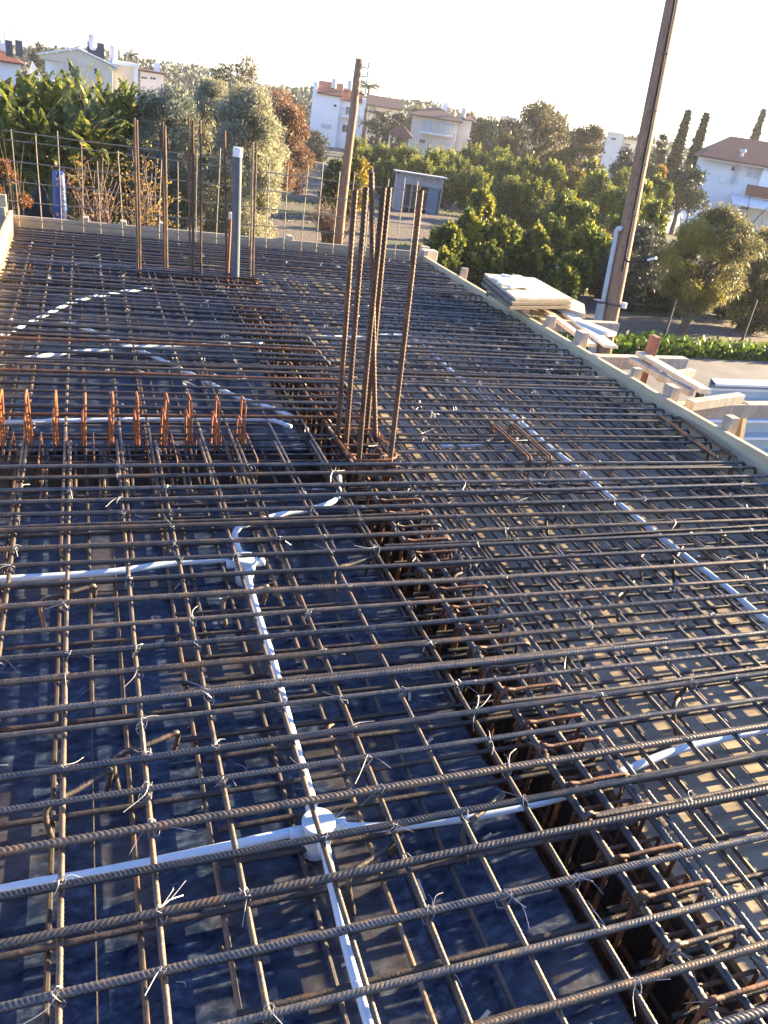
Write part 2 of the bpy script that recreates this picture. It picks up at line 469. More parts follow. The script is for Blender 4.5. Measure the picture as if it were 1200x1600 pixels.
M['darkleaf'] = leaf_mat('dark_evergreen_leaves', (.018,.028,.018), (.045,.06,.032), (.10,.10,.045), .25, .5)
M['oakleaf'] = leaf_mat('brown_green_leaves', (.06,.06,.032), (.13,.115,.06), (.22,.16,.075), .4, .4)
M['cypress'] = leaf_mat('cypress_leaves', (.012,.022,.016), (.024,.038,.024), (.045,.055,.03), .05, .6)
M['palm'] = leaf_mat('palm_fronds', (.03,.045,.022), (.07,.085,.04), (.14,.13,.05), .3, .6)
M['greyleaf'] = leaf_mat('grey_shrub_leaves', (.05,.055,.045), (.11,.115,.09), (.18,.17,.12), .25, .8)
M['beltleaf'] = leaf_mat('far_leaves', (.075,.085,.065), (.12,.13,.095), (.15,.15,.105), .2, .05)  # distance haze put into a paler, greyer leaf colour
M['verge'] = leaf_mat('lush_weeds', (.03,.065,.012), (.085,.15,.02), (.22,.26,.03), .4, 2.0)
M['yellowleaf'] = leaf_mat('yellow_leaves', (.22,.14,.02), (.42,.27,.03), (.55,.36,.05), .4, 1.0)
M['weed'] = leaf_mat('dull_weeds', (.05,.06,.022), (.11,.115,.04), (.2,.18,.06), .35, 1.5)

# ------------------------------------------------------------------ ground, road
def grid(xs, ys, zf):
    X, Y = np.meshgrid(xs, ys)
    Z = np.vectorize(zf)(X, Y)
    v = np.stack([X, Y, Z], -1).reshape(-1, 3)
    nx, ny = len(xs), len(ys)
    i = (np.arange(ny-1)[:, None]*nx+np.arange(nx-1)[None, :]).ravel()
    return v, np.stack([i, i+1, i+nx+1, i+nx], 1)
def gnd(x, y):
    d = math.hypot(x, y)
    rough = .05*(math.sin(x*1.3+2*math.sin(y*.4))+math.sin(y*1.7+x*.6)) if d < 70 else 0
    return gz(x, y)+rough*(0 if abs((x-9.6)*.78-(y-10.0)*.62) < 3.6 and d < 40 else 1)
ax = np.concatenate([-np.geomspace(900, 62, 14), np.arange(-60, 61, 1.5), np.geomspace(62, 900, 14)])
v, f = grid(ax, ax, gnd)
g = link('ground', v, f, M['soil'], None, True)
g['kind'] = 'structure'

# the road runs off to the right behind the hoarding; its far kerb line is seen at (1010,560)-(1200,569)
ra, rb = at(1020, 562, -2.38), at(1200, 570, -2.38)
na_, nb_ = at(1112, 610, -2.38), at(1200, 612, -2.38)
dr = (rb-ra); dr /= np.linalg.norm(dr)
nr = np.array([dr[1], -dr[0], 0.0])
if nr @ (na_-ra) < 0: nr = -nr
ts = np.linspace(-16, 40, 90)
v = []
RW = 5.4
for t_ in ts:
    for w_ in (0, RW*.33, RW*.66, RW):
        p = ra+dr*t_+nr*w_
        v.append((p[0], p[1], max(gz(p[0], p[1]), -2.4)+.09 if math.hypot(p[0], p[1]) < 22 else gz(p[0], p[1])+.09))
f = [(i*4+k, i*4+k+1, i*4+k+5, i*4+k+4) for i in range(len(ts)-1) for k in range(3)]
o = link('road', np.array(v), f, M['asphalt']); o['kind'] = 'structure'

# ------------------------------------------------------------------ deck (formwork floor) with the beam troughs sunk into it
ZD = -0.125                                # deck surface
X0, X1, Y0, Y1 = -0.52, 3.02, -1.1, 7.18
TX0, TX1 = 0.905, 1.185                    # lengthwise trough
BY0, BY1 = 2.74, 3.10                      # near cross trough (left bay)
FY0, FY1 = 5.66, 5.96                      # far cross trough (left bay)
deck = bpy.data.objects.new('deck', None); COL.objects.link(deck)
deck['kind'] = 'structure'
deck.location = (0, 0, ZD)
def sheet_part(x0, x1, y0, y1, mt, name='plywood_sheet', dz=0.0, gap=.0012):
    MB().box(((x0+x1)/2, (y0+y1)/2, ZD-.009+dz), (x1-x0-2*gap, y1-y0-2*gap, .018), None, .0012).build(name, mt, deck)
def split(a, b, step, off=0.0):
    e = [a]
    x = a+(off if off else step)
    while x < b-.12:
        e.append(x); x += step
    return e+[b]
for (ya, yb) in ((Y0, BY0), (BY1, FY0), (FY1, Y1)):
    xs = split(X0, TX0, .61, .50)
    ys = split(ya, yb, 1.22, .75)
    for xa, xb in zip(xs, xs[1:]):
        for a, b in zip(ys, ys[1:]):
            sheet_part(xa, xb, a, b, M['film'], dz=random.uniform(-.0015, .0015))
yr = split(Y0, Y1, 1.25, 1.9)
strips = [TX1, TX1+.062, TX1+.15]
for k, (xa, xb) in enumerate(zip(strips, strips[1:])):
    for a, b in zip(split(Y0, Y1, 2.4, 1.4+.5*k), split(Y0, Y1, 2.4, 1.4+.5*k)[1:]):
        sheet_part(xa, xb, a, b, M['ply'], 'deck_board', random.uniform(-.003, .002), .0016)
xs = [strips[-1], 1.60, 1.86, 2.47, X1]
for xa, xb in zip(xs, xs[1:]):
    for a, b in zip(yr, yr[1:]):
        sheet_part(xa, xb, a, b, M['ply'], dz=random.uniform(-.0015, .0015), gap=.0016)
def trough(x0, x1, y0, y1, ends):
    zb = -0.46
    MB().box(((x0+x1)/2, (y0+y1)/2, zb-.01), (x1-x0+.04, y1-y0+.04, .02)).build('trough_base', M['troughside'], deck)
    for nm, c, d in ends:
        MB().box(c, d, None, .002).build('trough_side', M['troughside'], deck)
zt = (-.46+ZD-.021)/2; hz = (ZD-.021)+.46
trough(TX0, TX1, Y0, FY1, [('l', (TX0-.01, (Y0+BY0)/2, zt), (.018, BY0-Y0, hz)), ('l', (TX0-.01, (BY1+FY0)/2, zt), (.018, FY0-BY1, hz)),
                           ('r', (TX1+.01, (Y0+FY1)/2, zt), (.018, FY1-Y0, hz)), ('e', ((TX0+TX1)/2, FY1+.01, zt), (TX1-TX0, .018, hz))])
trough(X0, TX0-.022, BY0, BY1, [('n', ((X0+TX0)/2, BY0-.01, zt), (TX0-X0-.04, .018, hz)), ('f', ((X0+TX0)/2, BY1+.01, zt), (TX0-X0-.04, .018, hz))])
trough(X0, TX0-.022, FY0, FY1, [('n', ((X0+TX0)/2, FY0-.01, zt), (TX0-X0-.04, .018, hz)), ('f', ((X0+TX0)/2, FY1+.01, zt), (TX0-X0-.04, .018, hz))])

# ------------------------------------------------------------------ edge boards with their stakes
def stake_mb(c, w, d, z0, z1, lean=0.0):
    mb = MB()
    mb.beam((c[0], c[1], z0), (c[0]+lean, c[1], z1), w, d, (0,1,0), .003)
    return mb
er = thing('edge_board', 'long pine edge board along the right side of the steel, stakes showing above it', 'formwork board', (3.05, 3, -.13))
segs = [(-1.1, 1.9), (1.9, 3.62), (3.62, 5.35), (5.35, 7.4)]
tops = [.085, .068, .040, .028, .022]
for k, (a, b) in enumerate(segs):
    za, zb = tops[k], tops[k+1]
    xa, xb = 3.055-.010*(k % 2), 3.055-.010*(k % 2)
    mb = MB()
    v0 = [(xa-.014, a+.002, -.155), (xa+.014, a+.002, -.155), (xa+.014, a+.002, za), (xa-.014, a+.002, za)]
    v1 = [(xb-.014, b-.002, -.155), (xb+.014, b-.002, -.155), (xb+.014, b-.002, zb), (xb-.014, b-.002, zb)]
    mb.add(v0+v1, [(0,1,2,3)[::-1], (4,5,6,7), (0,1,5,4), (1,2,6,5), (2,3,7,6), (3,0,4,7)])
    mb.build('board', M['pine'], er)
for (px, py, w, hgt) in ((724,430,.035,.07),(799,463,.05,.08),(845,488,.055,.085),(900,512,.05,.085),(960,540,.085,.10),(1030,590,.04,.06),(1103,622,.085,.08),(1193,675,.06,.10)):
    p = at(px, py, .03)
    stake_mb((3.104, p[1], 0), .06, w, -.35, .04+hgt*.75, random.uniform(-.004,.004)).build('stake', M['greywood'], er)
ef = thing('edge_board', 'grey pine edge board across the far end of the steel, below the mesh', 'formwork board', (1.2, 7.2, -.13))
fb = [(-.56, 1.25), (1.25, 3.03)]
for a, b in fb:
    MB().beam((a+.002, 7.215, -.045), (b-.002, 7.235, -.045), .026, .20, (0,0,1), .002).build('board', M['pinex'], ef)
for px in (135, 200, 265, 458, 560, 640):
    p = at(px, 380, .05)
    stake_mb((p[0], 7.268, 0), .05, .10, -.3, .075+random.uniform(-.02,.02)).build('stake', M['greywood'], ef)
el = thing('edge_board', 'sunlit yellow pine edge board along the left side of the steel', 'formwork board', (-.55, 3, -.13))
for a, b in ((-1.1, 2.0), (2.0, 4.6), (4.6, 7.21)):
    MB().beam((-.551, a+.002, -.03), (-.549, b-.002, -.03), .026, .24, (0,0,1), .002).build('board', M['pine'], el)
for yy in (6.95, 6.3, 5.7, 5.0):
    stake_mb((-.593, yy, 0), .055, .05, -.3, .15).build('stake', M['greywood'], el)
MB().beam((-.60, 7.10, -.2), (-.60, 7.10, .22), .07, .05, (0,1,0)).build('corner_stake', M['pine'], el)

# ------------------------------------------------------------------ top mat of steel
YT = [2.690,2.613,2.516,2.438,2.340,2.243,2.143,2.050,1.947,1.853,1.738,1.645,1.557,1.453,1.380,1.278,1.185,1.092,1.000,.910,.801,.692,.588,.49,.385,.28,.17,.06,-.05,-.17]
DY = {2.69:-.012,2.34:-.02,2.243:-.026,2.143:-.014,2.05:-.02,1.947:-.02,1.853:-.014,1.738:-.012,1.38:-.006,1.278:.010,1.092:.008,.801:.008}
THIN = {1.38, 1.185, 1.738}
top = thing('rebar_mat', 'upper mat of ribbed steel bars tied crosswise over the whole deck', 'rebar mat', (1.2, 3, ZD))
def hooked(x0, x1, y0, y1, z, amp, hook=True):
    p = wob((x0, y0, z), (x1, y1, z), amp, 16)
    if hook:
        a = np.linspace(0, np.pi/2, 6)[1:]
        e = p[-1]
        b = np.stack([e[0]+.032*np.sin(a), np.full(5, e[1]), e[2]-.032*(1-np.cos(a))], 1)
        p = np.vstack([p, b, b[-1]+np.array([[0,0,-.055]])])
    return p
for i, y in enumerate(YT):
    r = .0056 if y in THIN else random.choice([.0069,.0073,.0073,.0066])
    d = DY.get(y, random.uniform(-.004,.004))
    p = hooked(-.50, 2.955+random.uniform(-.04,.02), y-d/2, y+d/2*1.6, random.uniform(0,.003), .0045, hook=True)
    n = 14 if y < 1.3 else (12 if y < 1.7 else 8)
    v, f = ribbed(p, r, .0105 if r > .007 else .0085, .0021 if y < 1.3 else (.0025 if y < 1.7 else .0032), n, random.uniform(0, 6.28), .16)
    if y < .4: v, f = tube(p, r, 8)
    link('crossbar', v, f, M['steel'] if random.random() < .72 else M['steel2'], top)
# second, lapped bars lying beside some of the crossbars
for (y, xa, xb) in ((1.305,.95,2.3),(1.02,1.15,2.4),(.935,1.0,2.4),(2.285,-.4,1.1),(2.085,.9,2.7),(2.645,1.1,2.9),(1.475,.2,1.6)):
    v, f = ribbed(wob((xa, y-.005, -.004), (xb, y+.004, -.004), .004), .0062, .009, .0032, 8, random.uniform(0,6), .14)
    link('lapped_bar', v, f, M['steel3'], top)
# far crossbars
yf = 2.80
while yf < 7.1:
    zz = random.uniform(0,.005)
    left_gap = BY0 < yf < BY1-.02
    xl = 1.20 if left_gap else -.50
    r = random.choice([.0078,.0072,.0066])
    mt = M['steel'] if random.random() < .75 else M['steel2']
    hookx = random.random()
    if not left_gap and 3.0 < yf < 4.4 and hookx < .6:      # bars of the left bay hooked over the beam
        p = hooked(-.50, 1.19, yf, yf+random.uniform(-.006,.006), zz+.004, .004)
        v, f = tube(p, .0085, 8); link('crossbar', v, f, M['rust'] if random.random() < .5 else M['steel'], top)
        p = hooked(.93, 2.96+random.uniform(-.05,.02), yf+.022, yf+.02, zz-.004, .004)
        v, f = tube(p, r, 8); link('crossbar', v, f, mt, top)
    else:
        p = hooked(xl, 2.96+random.uniform(-.05,.02), yf, yf+random.uniform(-.012,.012), zz, .005)
        v, f = tube(p, r, 8); link('crossbar', v, f, mt, top)
    yf += random.uniform(.082, .108) if random.random() < .82 else random.uniform(.03,.05)
    if FY0-.02 < yf < FY0+.13: yf = FY0+.13
# lengthwise bars of the top mat
XL = [-.372,-.222,-.0745,.0855,.236,.409,.555,.7135,.866]
XRt = [1.239,1.386,1.539,1.690,1.835,1.985,2.135,2.29,2.44,2.585,2.735,2.88]
for i, x in enumerate(XL+XRt):
    dx = random.uniform(-.006,.006)
    near = wob((x, -.9, -.0135), (x+dx, 2.95, -.0135), .004, 16)
    r = random.choice([.0052,.0055,.0058]) if x < 1 else random.choice([.005,.0055])
    v, f = ribbed(near, r, .0085, .0034, 8, random.uniform(0,6), .13)
    link('lengthwise_bar', v, f, M['steel2'] if x < 1 else (M['steel'] if random.random() < .6 else M['steel2']), top)
    off = .018*random.choice([-1,1])
    far_ = wob((x+off, 1.75 if x > 1 else 2.12+random.uniform(-.1,.3), -.0135), (x+dx+random.uniform(-.012,.012), 7.12, -.0135), .006, 24)
    v, f = tube(far_, .0055, 6)
    link('lengthwise_bar', v, f, M['steel2'], top)
# ------------------------------------------------------------------ bottom mat
low = thing('rebar_mat', 'lower mat of thin dark steel bars lying just over the plywood deck', 'rebar mat', (1.2, 3, ZD))
for k, y in enumerate(YT):
    yy = y-.047+random.uniform(-.006,.006)
    r = random.choice([.0058,.0062])
    full = k % 3 == 0
    p = wob((-.49 if full else .19+random.uniform(-.02,.05), yy, -.094), (1.16, yy+random.uniform(-.01,.01), -.094), .004)
    v, f = (ribbed(p, r, .0085, .0036, 8, random.uniform(0,6), .13) if .3 < y < 1.7 else tube(p, r, 7))
    link('lower_crossbar', v, f, M['steel3'], low)
    p = wob((.96, yy+.02, -.094), (2.97, yy+.02+random.uniform(-.01,.01), -.094), .004)
    v, f = (ribbed(p, r, .0085, .0036, 8, random.uniform(0,6), .13) if .3 < y < 1.7 else tube(p, r, 7))
    link('lower_crossbar', v, f, M['steel3'], low)
yf = 2.9
while yf < 7.1:
    p = wob((1.2 if BY0 < yf < BY1 else -.49, yf, -.094), (2.97, yf, -.094), .004)
    v, f = tube(p, .006, 6)
    link('lower_crossbar', v, f, M['steel3'], low)
    yf += random.uniform(.12,.18)
for x in XRt+XL[::2]:                      # laps of the lower bars beyond the middle of the deck
    v, f = tube(wob((x+.045+random.uniform(-.02,.02), 1.55+random.uniform(-.15,.35), -.1055), (x+.045+random.uniform(-.03,.03), 7.1, -.1055), .006, 16), .0055, 6)
    link('lower_lengthwise_bar', v, f, M['steel3'], low)
for x in [a-.027 for a in XL if a < .85]+[a+.122 for a in XRt if a < 2.8]:
    v, f = tube(wob((x, -.9, -.1055), (x+random.uniform(-.03,.03), 7.12, -.1055), .008, 20), .0055, 7)
    link('lower_lengthwise_bar', v, f, M['steel3'] if random.random() < .8 else M['steel2'], low)

# ------------------------------------------------------------------ the lengthwise beam cage
cage = thing('beam_cage', 'rusty beam cage of hooked stirrups sunk in the trough running away from view', 'rebar cage', (1.07, 2.5, -.46))
for x, z, r in ((.992,-.030,.0088),(1.068,-.034,.0082),(1.153,-.030,.0088),(.985,-.40,.0085),(1.075,-.40,.0085),(1.155,-.40,.0085),(1.178,-.022,.0058),(.985,-.21,.005),(1.162,-.21,.005)):
    p = wob((x, -.9, z), (x, 5.95, z), .004, 20)
    v, f = ribbed(p[:11], r, .0105, .0032, 8, random.uniform(0,6), .14)
    link('main_bar', v, f, M['steel'] if z > -.1 else M['rust'], cage)
    v, f = tube(p[10:], r, 7)
    link('main_bar', v, f, M['rust'], cage)
def arc(c, r, a0, a1, n=6):
    a = np.linspace(math.radians(a0), math.radians(a1), n)
    return [(c[0]+r*math.cos(t), c[1]+r*math.sin(t)) for t in a]
def stirrup_path(x0, x1, zt_, zb_, y, skew=.012):
    """hook round the left bar, over the top, down the right, under and up again to a second hook"""
    q = [(x0+.052, zt_-.045)]+arc((x0+.012, zt_-.012), .014, 20, 170, 6)[:0]
    q += [(x0+.030, zt_-.030)]+arc((x0+.012, zt_-.012), .019, -70, -255, 9)
    q += [(x0+.03, zt_+.001), ((x0+x1)/2, zt_+.003)]
    q += arc((x1-.012, zt_-.010), .013, 90, 0, 5)
    q += [(x1+.001, (zt_+zb_)/2)]+arc((x1-.012, zb_+.012), .012, 0, -90, 4)
    q += arc((x0+.010, zb_+.012), .012, -90, -180, 4)
    q += [(x0-.002, (zt_+zb_)/2)]+arc((x0+.011, zt_-.016), .013, 180, 40, 6)+[(x0+.045, zt_-.035)]
    n = len(q)
    return np.array([(x, y+skew*i/n+random.uniform(-.0008,.0008), z) for i, (x, z) in enumerate(q)])
ys = 0.32
hooks = [1.142,1.028,.935,.829,.733,.632]
Ys = hooks+[.53,.43,.33,.23,.12,.01]
yy = 1.24
while yy < 5.9:
    Ys.append(yy+random.uniform(-.014,.014)); yy += .098
for y in Ys:
    if y < 1.9:
        v, f = ribbed(stirrup_path(.992, 1.160, -.014, -.405, y, random.uniform(.008,.022)), .0050, .0080, .0030, 8, 0, .12)
    else:
        v, f = tube(stirrup_path(.992, 1.160, -.014, -.405, y, random.uniform(.008,.022)), .0050, 7)
    link('stirrup', v, f, M['rust'] if random.random() < .75 else M['steel2'], cage)
    if y < 3:
        v, f = tube(stirrup_path(1.000, 1.150, -.045, -.39, y+.048, random.uniform(-.02,.01)), .0045, 7)
        link('stirrup', v, f, M['rust'], cage)

# cross beam at the near trough: raised orange stirrups
cb = thing('beam_cage', 'cross beam cage with upright orange stirrups standing above the steel at the left', 'rebar cage', (.2, 2.9, -.46))
for (y, z, xa, xb, r) in ((2.79,-.03,-.50,1.18,.0055),(2.86,-.034,-.50,1.2,.0045),(2.93,-.03,-.50,1.2,.0055),(3.03,-.02,-.50,1.2,.0055),(2.94,.052,-.50,.66,.0045),
                          (2.80,-.40,-.5,1.1,.008),(2.92,-.40,-.5,1.1,.008),(3.04,-.40,-.5,1.1,.008)):
    v, f = tube(wob((xa, y, z), (xb, y, z), .003), r, 7)
    link('main_bar', v, f, M['steel3'], cb)
def loop_yz(x, y0, y1, z0, z1, lx=0.0, r=.0042):
    pts = []
    rr = .012
    for (cy_, cz_, a0) in ((y1-rr, z1-rr, 0), (y0+rr, z1-rr, 90), (y0+rr, z0+rr, 180), (y1-rr, z0+rr, 270)):
        for a in np.linspace(a0, a0+90, 4):
            yy_, zz_ = cy_+rr*math.cos(math.radians(a)), cz_+rr*math.sin(math.radians(a))
            pts.append((x+lx*(zz_-z0), yy_, zz_))
    return pts
SX = [at(px, py, -.02)[0] for px, py in ((2,702),(48,700),(90,699),(133,698),(176,695),(217,693),(258,691),(299,689),(338,687),(376,684))]
for x in SX:
    lx = random.uniform(-.06,.04)
    v, f = tube(loop_yz(x, 2.925, 3.025, -.03, .158+random.uniform(-.006,.006), lx), .0047, 7, closed=True)
    link('stirrup', v, f, M['orange'], cb)
    v, f = tube(loop_yz(x-.012, 2.93, 3.04, -.06, .085+random.uniform(-.02,.02), lx+.02), .0045, 7, closed=True)
    link('stirrup', v, f, M['orange'], cb)
    # lower stirrup and lapped dowels reaching into the trough
    v, f = tube(loop_yz(x+.03, 2.78, 3.05, -.41, -.02), .0042, 6, closed=True)
    link('stirrup', v, f, M['rust'], cb)
    for dx in (-.05, -.035):
        v, f = tube(wob((x+dx, 2.62, -.085), (x+dx+random.uniform(-.01,.01), 2.95, -.03), .002, 6), .0052, 6)
        link('dowel', v, f, M['steel2'], cb)
fbm = thing('beam_cage', 'low beam cage crossing the left bay in front of the far upright bars', 'rebar cage', (.2, 5.8, -.46))
for (y, z, r) in ((5.70,-.03,.006),(5.80,-.03,.006),(5.91,-.03,.006),(5.71,-.4,.008),(5.9,-.4,.008)):
    v, f = tube(wob((-.5, y, z), (1.15, y, z), .003), r, 6)
    link('main_bar', v, f, M['steel3'], fbm)
for x in np.arange(-.45, 1.1, .1):
    v, f = tube(loop_yz(x, 5.69, 5.92, -.41, -.018), .0042, 6, closed=True)
    link('stirrup', v, f, M['rust'], fbm)

# small raised cages on the right
def ladder(name, label, pA, pB, gap, legs):
    t = thing(name, label, 'rebar cage', (pA[0], pA[1], ZD))
    d = (pB-pA); L_ = np.linalg.norm(d); d = d/L_
    s_ = np.array([d[1], -d[0], 0])
    for k in (0, 1):
        for e in (-.008, .008):
            a, b = pA+s_*(gap*k+e), pB+s_*(gap*k+e)
            v, f = tube(np.vstack([a+[0,0,-.09], a+[0,0,-.01], a+d*.01, b-d*.01, b+[0,0,-.01], b+[0,0,-.09]]), .0046, 6)
            link('link_bar', v, f, M['rust'], t)
    for u in (.12, .5, .88):
        a = pA+d*L_*u
        v, f = tube(np.vstack([a-s_*.03+[0,0,-.008], a+s_*(gap+.03)+[0,0,-.008]]), .0045, 6)
        link('cross_link', v, f, M['rust'], t)
ladder('link_cage', 'short rusty link cage lying among the dark bars right of the tall starters', at(800,662,.03), at(860,715,.03), .10, 3)
ladder('link_cage', 'short dark link cage lying against the right edge board', at(1058,650,.012), at(1150,715,.012), .11, 3)

# bent spacer chairs between the mats
def chair_pts(px, py, ln=.12, rot=0.4):
    c = at(px, py, -.03)
    d = np.array([math.cos(rot), math.sin(rot), 0]); s_ = np.array([-d[1], d[0], 0])
    q = [c-d*ln-s_*.03+[0,0,-.072], c-d*ln*.95+[0,0,0], c-d*ln*.3+[0,0,.004], c+d*ln*.3+[0,0,.006], c+d*ln*.5+[0,0,.002], c+d*ln*.52+s_*.02+[0,0,-.075]]
    return smooth_path(q, 5)
for k, (px, py, rot) in enumerate(((140,1225,.55),(245,1160,.35),(765,1260,.5),(1070,1080,.6),(1060,865,.7),(1010,860,.7),(560,880,.35),(395,925,.35),(735,890,.5),(120,925,.35),(600,1330,.45),(980,920,.6),(870,800,.6),(1130,840,.6))):
    v, f = ribbed(chair_pts(px, py, .10, rot), .0055, .0085, .0034, 8, 0, .13)
    link('spacer_bar', v, f, M['steel2'] if k % 2 else M['steel3'], low)

# nail heads along the sheet joints
mb = MB()
for x in (.2, .60, 1.23, 1.33, 1.58, 1.62, 1.84, 1.88, 2.45, 2.49, -.02):
    y = .35
    while y < 4:
        if not (BY0-.05 < y < BY1+.05 and x < TX0):
            mb.tube([(x+random.uniform(-.008,.008), y, ZD), (x, y, ZD+.0025)], .004, 6)
        y += random.uniform(.12,.3)
o = mb.build('nails', M['metalpost'], deck); o['kind'] = 'stuff'
# ------------------------------------------------------------------ tie wires
def tie_mesh(k):
    rg = random.Random(100+k)
    mb = MB()
    a = np.linspace(0, 2*np.pi, 9)
    q = np.stack([.0115*np.cos(a)*.8, .0115*np.sin(a)*.9, -.006+.0145*np.cos(a+.8)], 1)
    mb.tube(q, .00065, 4, False)
    q2 = q*np.array([-1,1,1])+[.002,.002,.001]
    mb.tube(q2, .00065, 4, False)
    for t in range(rg.choice([1,2,2,2,3])):
        an = rg.uniform(0, 6.28); ln = rg.uniform(.012,.075); up = rg.uniform(-.025,.018)
        e = np.array([math.cos(an)*ln, math.sin(an)*ln, up])
        mid = e*rg.uniform(.3,.6)+np.array([rg.uniform(-.008,.008), rg.uniform(-.008,.008), rg.uniform(.0,.012)])
        mb.tube(smooth_path([(0,0,.008), mid, e], 4), .0006, 4, False)
    me = mb.mesh('tie_wire'); me.materials.append(M['wire'])
    return me
TIES = [tie_mesh(k) for k in range(14)]
spots = []
for j, y in enumerate(YT[:24]):
    for i, x in enumerate(XL+XRt):
        if random.random() < (.42 if y < 1.7 else .4): spots.append((x, y))
random.shuffle(spots)
spots.sort(key=lambda s: (s[1] > 2.0))
for (x, y) in spots[:290]:
    put('tie_wire', random.choice(TIES), Vector((x+random.uniform(-.004,.004), y+random.uniform(-.004,.004), .002))-top.location, top, (random.uniform(-.3,.3), random.uniform(-.3,.3), random.uniform(0,6.28)), (random.uniform(.8,1.25),)*3)
mb = MB()
tv = []
for me in TIES:
    a = np.empty(len(me.vertices)*3, np.float32); me.vertices.foreach_get('co', a)
    tv.append((a.reshape(-1,3), [tuple(p.vertices) for p in me.polygons]))
rest = spots[290:]
for k in range(150):
    rest.append((random.choice(XL+XRt)+random.uniform(-.01,.01), random.uniform(2.7, 7.0)))
for (x, y) in rest:
    v, f = random.choice(tv)
    a = random.uniform(0, 6.28); c, s_ = math.cos(a), math.sin(a)
    mb.add((v*random.uniform(.8,1.15)) @ np.array([[c,-s_,0],[s_,c,0],[0,0,1]]).T+[x, y, .002], f)
o = mb.build('far_tie_wires', M['wire'], top); o['kind'] = 'stuff'
# ties on the beam cage
mb = MB()
for y in Ys:
    for x in (.992, 1.153):
        if random.random() < .6:
            v, f = random.choice(tv); a = random.uniform(0,6.28); c, s_ = math.cos(a), math.sin(a)
            mb.add(v @ np.array([[c,-s_,0],[s_,c,0],[0,0,1]]).T+[x, y, -.018], f)
o = mb.build('cage_tie_wires', M['wire'], cage); o['kind'] = 'stuff'
# offcuts of wire and splinters lying on the deck
mb = MB()
for k in range(260):
    x, y = random.uniform(-.5, 3.0), random.uniform(.3, 5)
    if TX0-.05 < x < TX1+.05 or BY0-.05 < y < BY1+.05: continue
    a = random.uniform(0, 6.28); L_ = random.uniform(.015,.06)
    mb.tube(smooth_path([(x, y, ZD+.004), (x+L_*.5*math.cos(a)+.006, y+L_*.5*math.sin(a), ZD+.008), (x+L_*math.cos(a), y+L_*math.sin(a), ZD+.004)], 3), .0009, 4, False)
o = mb.build('wire_offcuts', M['wire']); tag(o, 'loose offcuts of tie wire strewn on the deck under the steel', 'wire offcuts', kind='stuff')
mb = MB()
for k in range(160):
    x, y = random.uniform(-.5, 3.0), random.uniform(.3, 6)
    if TX0-.05 < x < TX1+.05 or BY0-.05 < y < BY1+.05: continue
    a = random.uniform(0, 3.14)
    mb.beam((x, y, ZD+.004), (x+random.uniform(.012,.05)*math.cos(a), y+random.uniform(.012,.05)*math.sin(a)+.004, ZD+.005), random.uniform(.003,.008), .003, bev=0)
o = mb.build('wood_splinters', M['sheet']); tag(o, 'pale wood splinters strewn on the deck under the steel', 'splinters', kind='stuff')

# ------------------------------------------------------------------ conduits
def conduit(label, pix, z, r=.0105, extra=None, ext0=None, ext1=None):
    q = []
    for k, p in enumerate(pix):
        zz = p[2] if len(p) > 2 else z
        q.append(at(p[0], p[1], zz))
    if ext0 is not None: q.insert(0, q[0]+np.array(ext0))
    if ext1 is not None: q.append(q[-1]+np.array(ext1))
    v, f = tube(smooth_path(q, 8), r, 12)
    o = link('conduit', v, f, M['pvc'], None, True)
    return tag(o, label, 'conduit', 'pale plastic conduits between the steel mats')
ZC = -.045
conduit('pale conduit entering the nearer round junction box from the left edge', [(0,1392),(150,1365),(300,1335),(395,1314),(462,1299)], ZC-.012, ext0=(-.28,-.02,0))
conduit('white conduit leaving the nearer junction box and crossing the beam trough to the right', [(536,1293),(600,1292),(700,1281),(800,1263),(880,1243),(967,1208),(1050,1175),(1125,1155),(1190,1141)], ZC-.012, ext1=(.6,.06,-.03))
conduit('pale conduit running lengthwise between the two round junction boxes', [(387,900),(395,933),(410,983),(427,1033),(438,1077),(460,1158),(479,1221),(489,1255)], ZC+.006)
conduit('pale conduit running from the nearer junction box down to the bottom edge', [(508,1325),(517,1370),(528,1418),(540,1470),(556,1530),(575,1592)], ZC+.006, ext1=(0,-.5,0))
conduit('pale conduit bending twice between the farther junction box and the beam', [(530,745,-.03),(530,763),(527,777),(513,787),(480,797),(443,803),(400,815),(376,823),(367,834),(370,850),(375,864)], ZC)
conduit('pale conduit entering the farther junction box from the left edge', [(0,905),(90,900),(180,893),(270,880),(358,873)], ZC, ext0=(-.25,0,0))
conduit('long pale conduit running diagonally across the right bay', [(480,527),(560,526),(625,524),(655,533),(671,546),(700,575),(729,598),(785,640),(810,657),(860,700),(900,730),(940,765),(980,797),(1040,845),(1092,885),(1145,925),(1200,970)], ZC-.01, ext1=(.1,-.3,0))
conduit('short pale conduit stub reaching from the right bay to the rusty link cage', [(690,697),(760,694),(830,690)], ZC)
conduit('sunlit white conduit nearest the far left corner, curving under the bars', [(0,525),(40,507),(75,490),(120,470),(180,458),(235,450)], ZC-.01, .011, ext0=(-.12,-.05,0))
conduit('pale conduit curving in from the left edge towards the middle of the far bay', [(0,567),(60,557),(130,549),(200,543),(300,540),(410,537)], ZC-.015, .011, ext0=(-.1,0,0))
conduit('pale conduit slanting down the left bay behind the orange stirrups', [(95,500),(150,520),(200,540),(260,566),(320,595),(370,620),(430,640),(465,655)], ZC-.02, .0105)
conduit('pale conduit passing through the row of orange stirrups', [(0,660),(120,657),(240,655),(390,655),(425,657),(455,667)], -.05, .0095, ext0=(-.1,0,0))

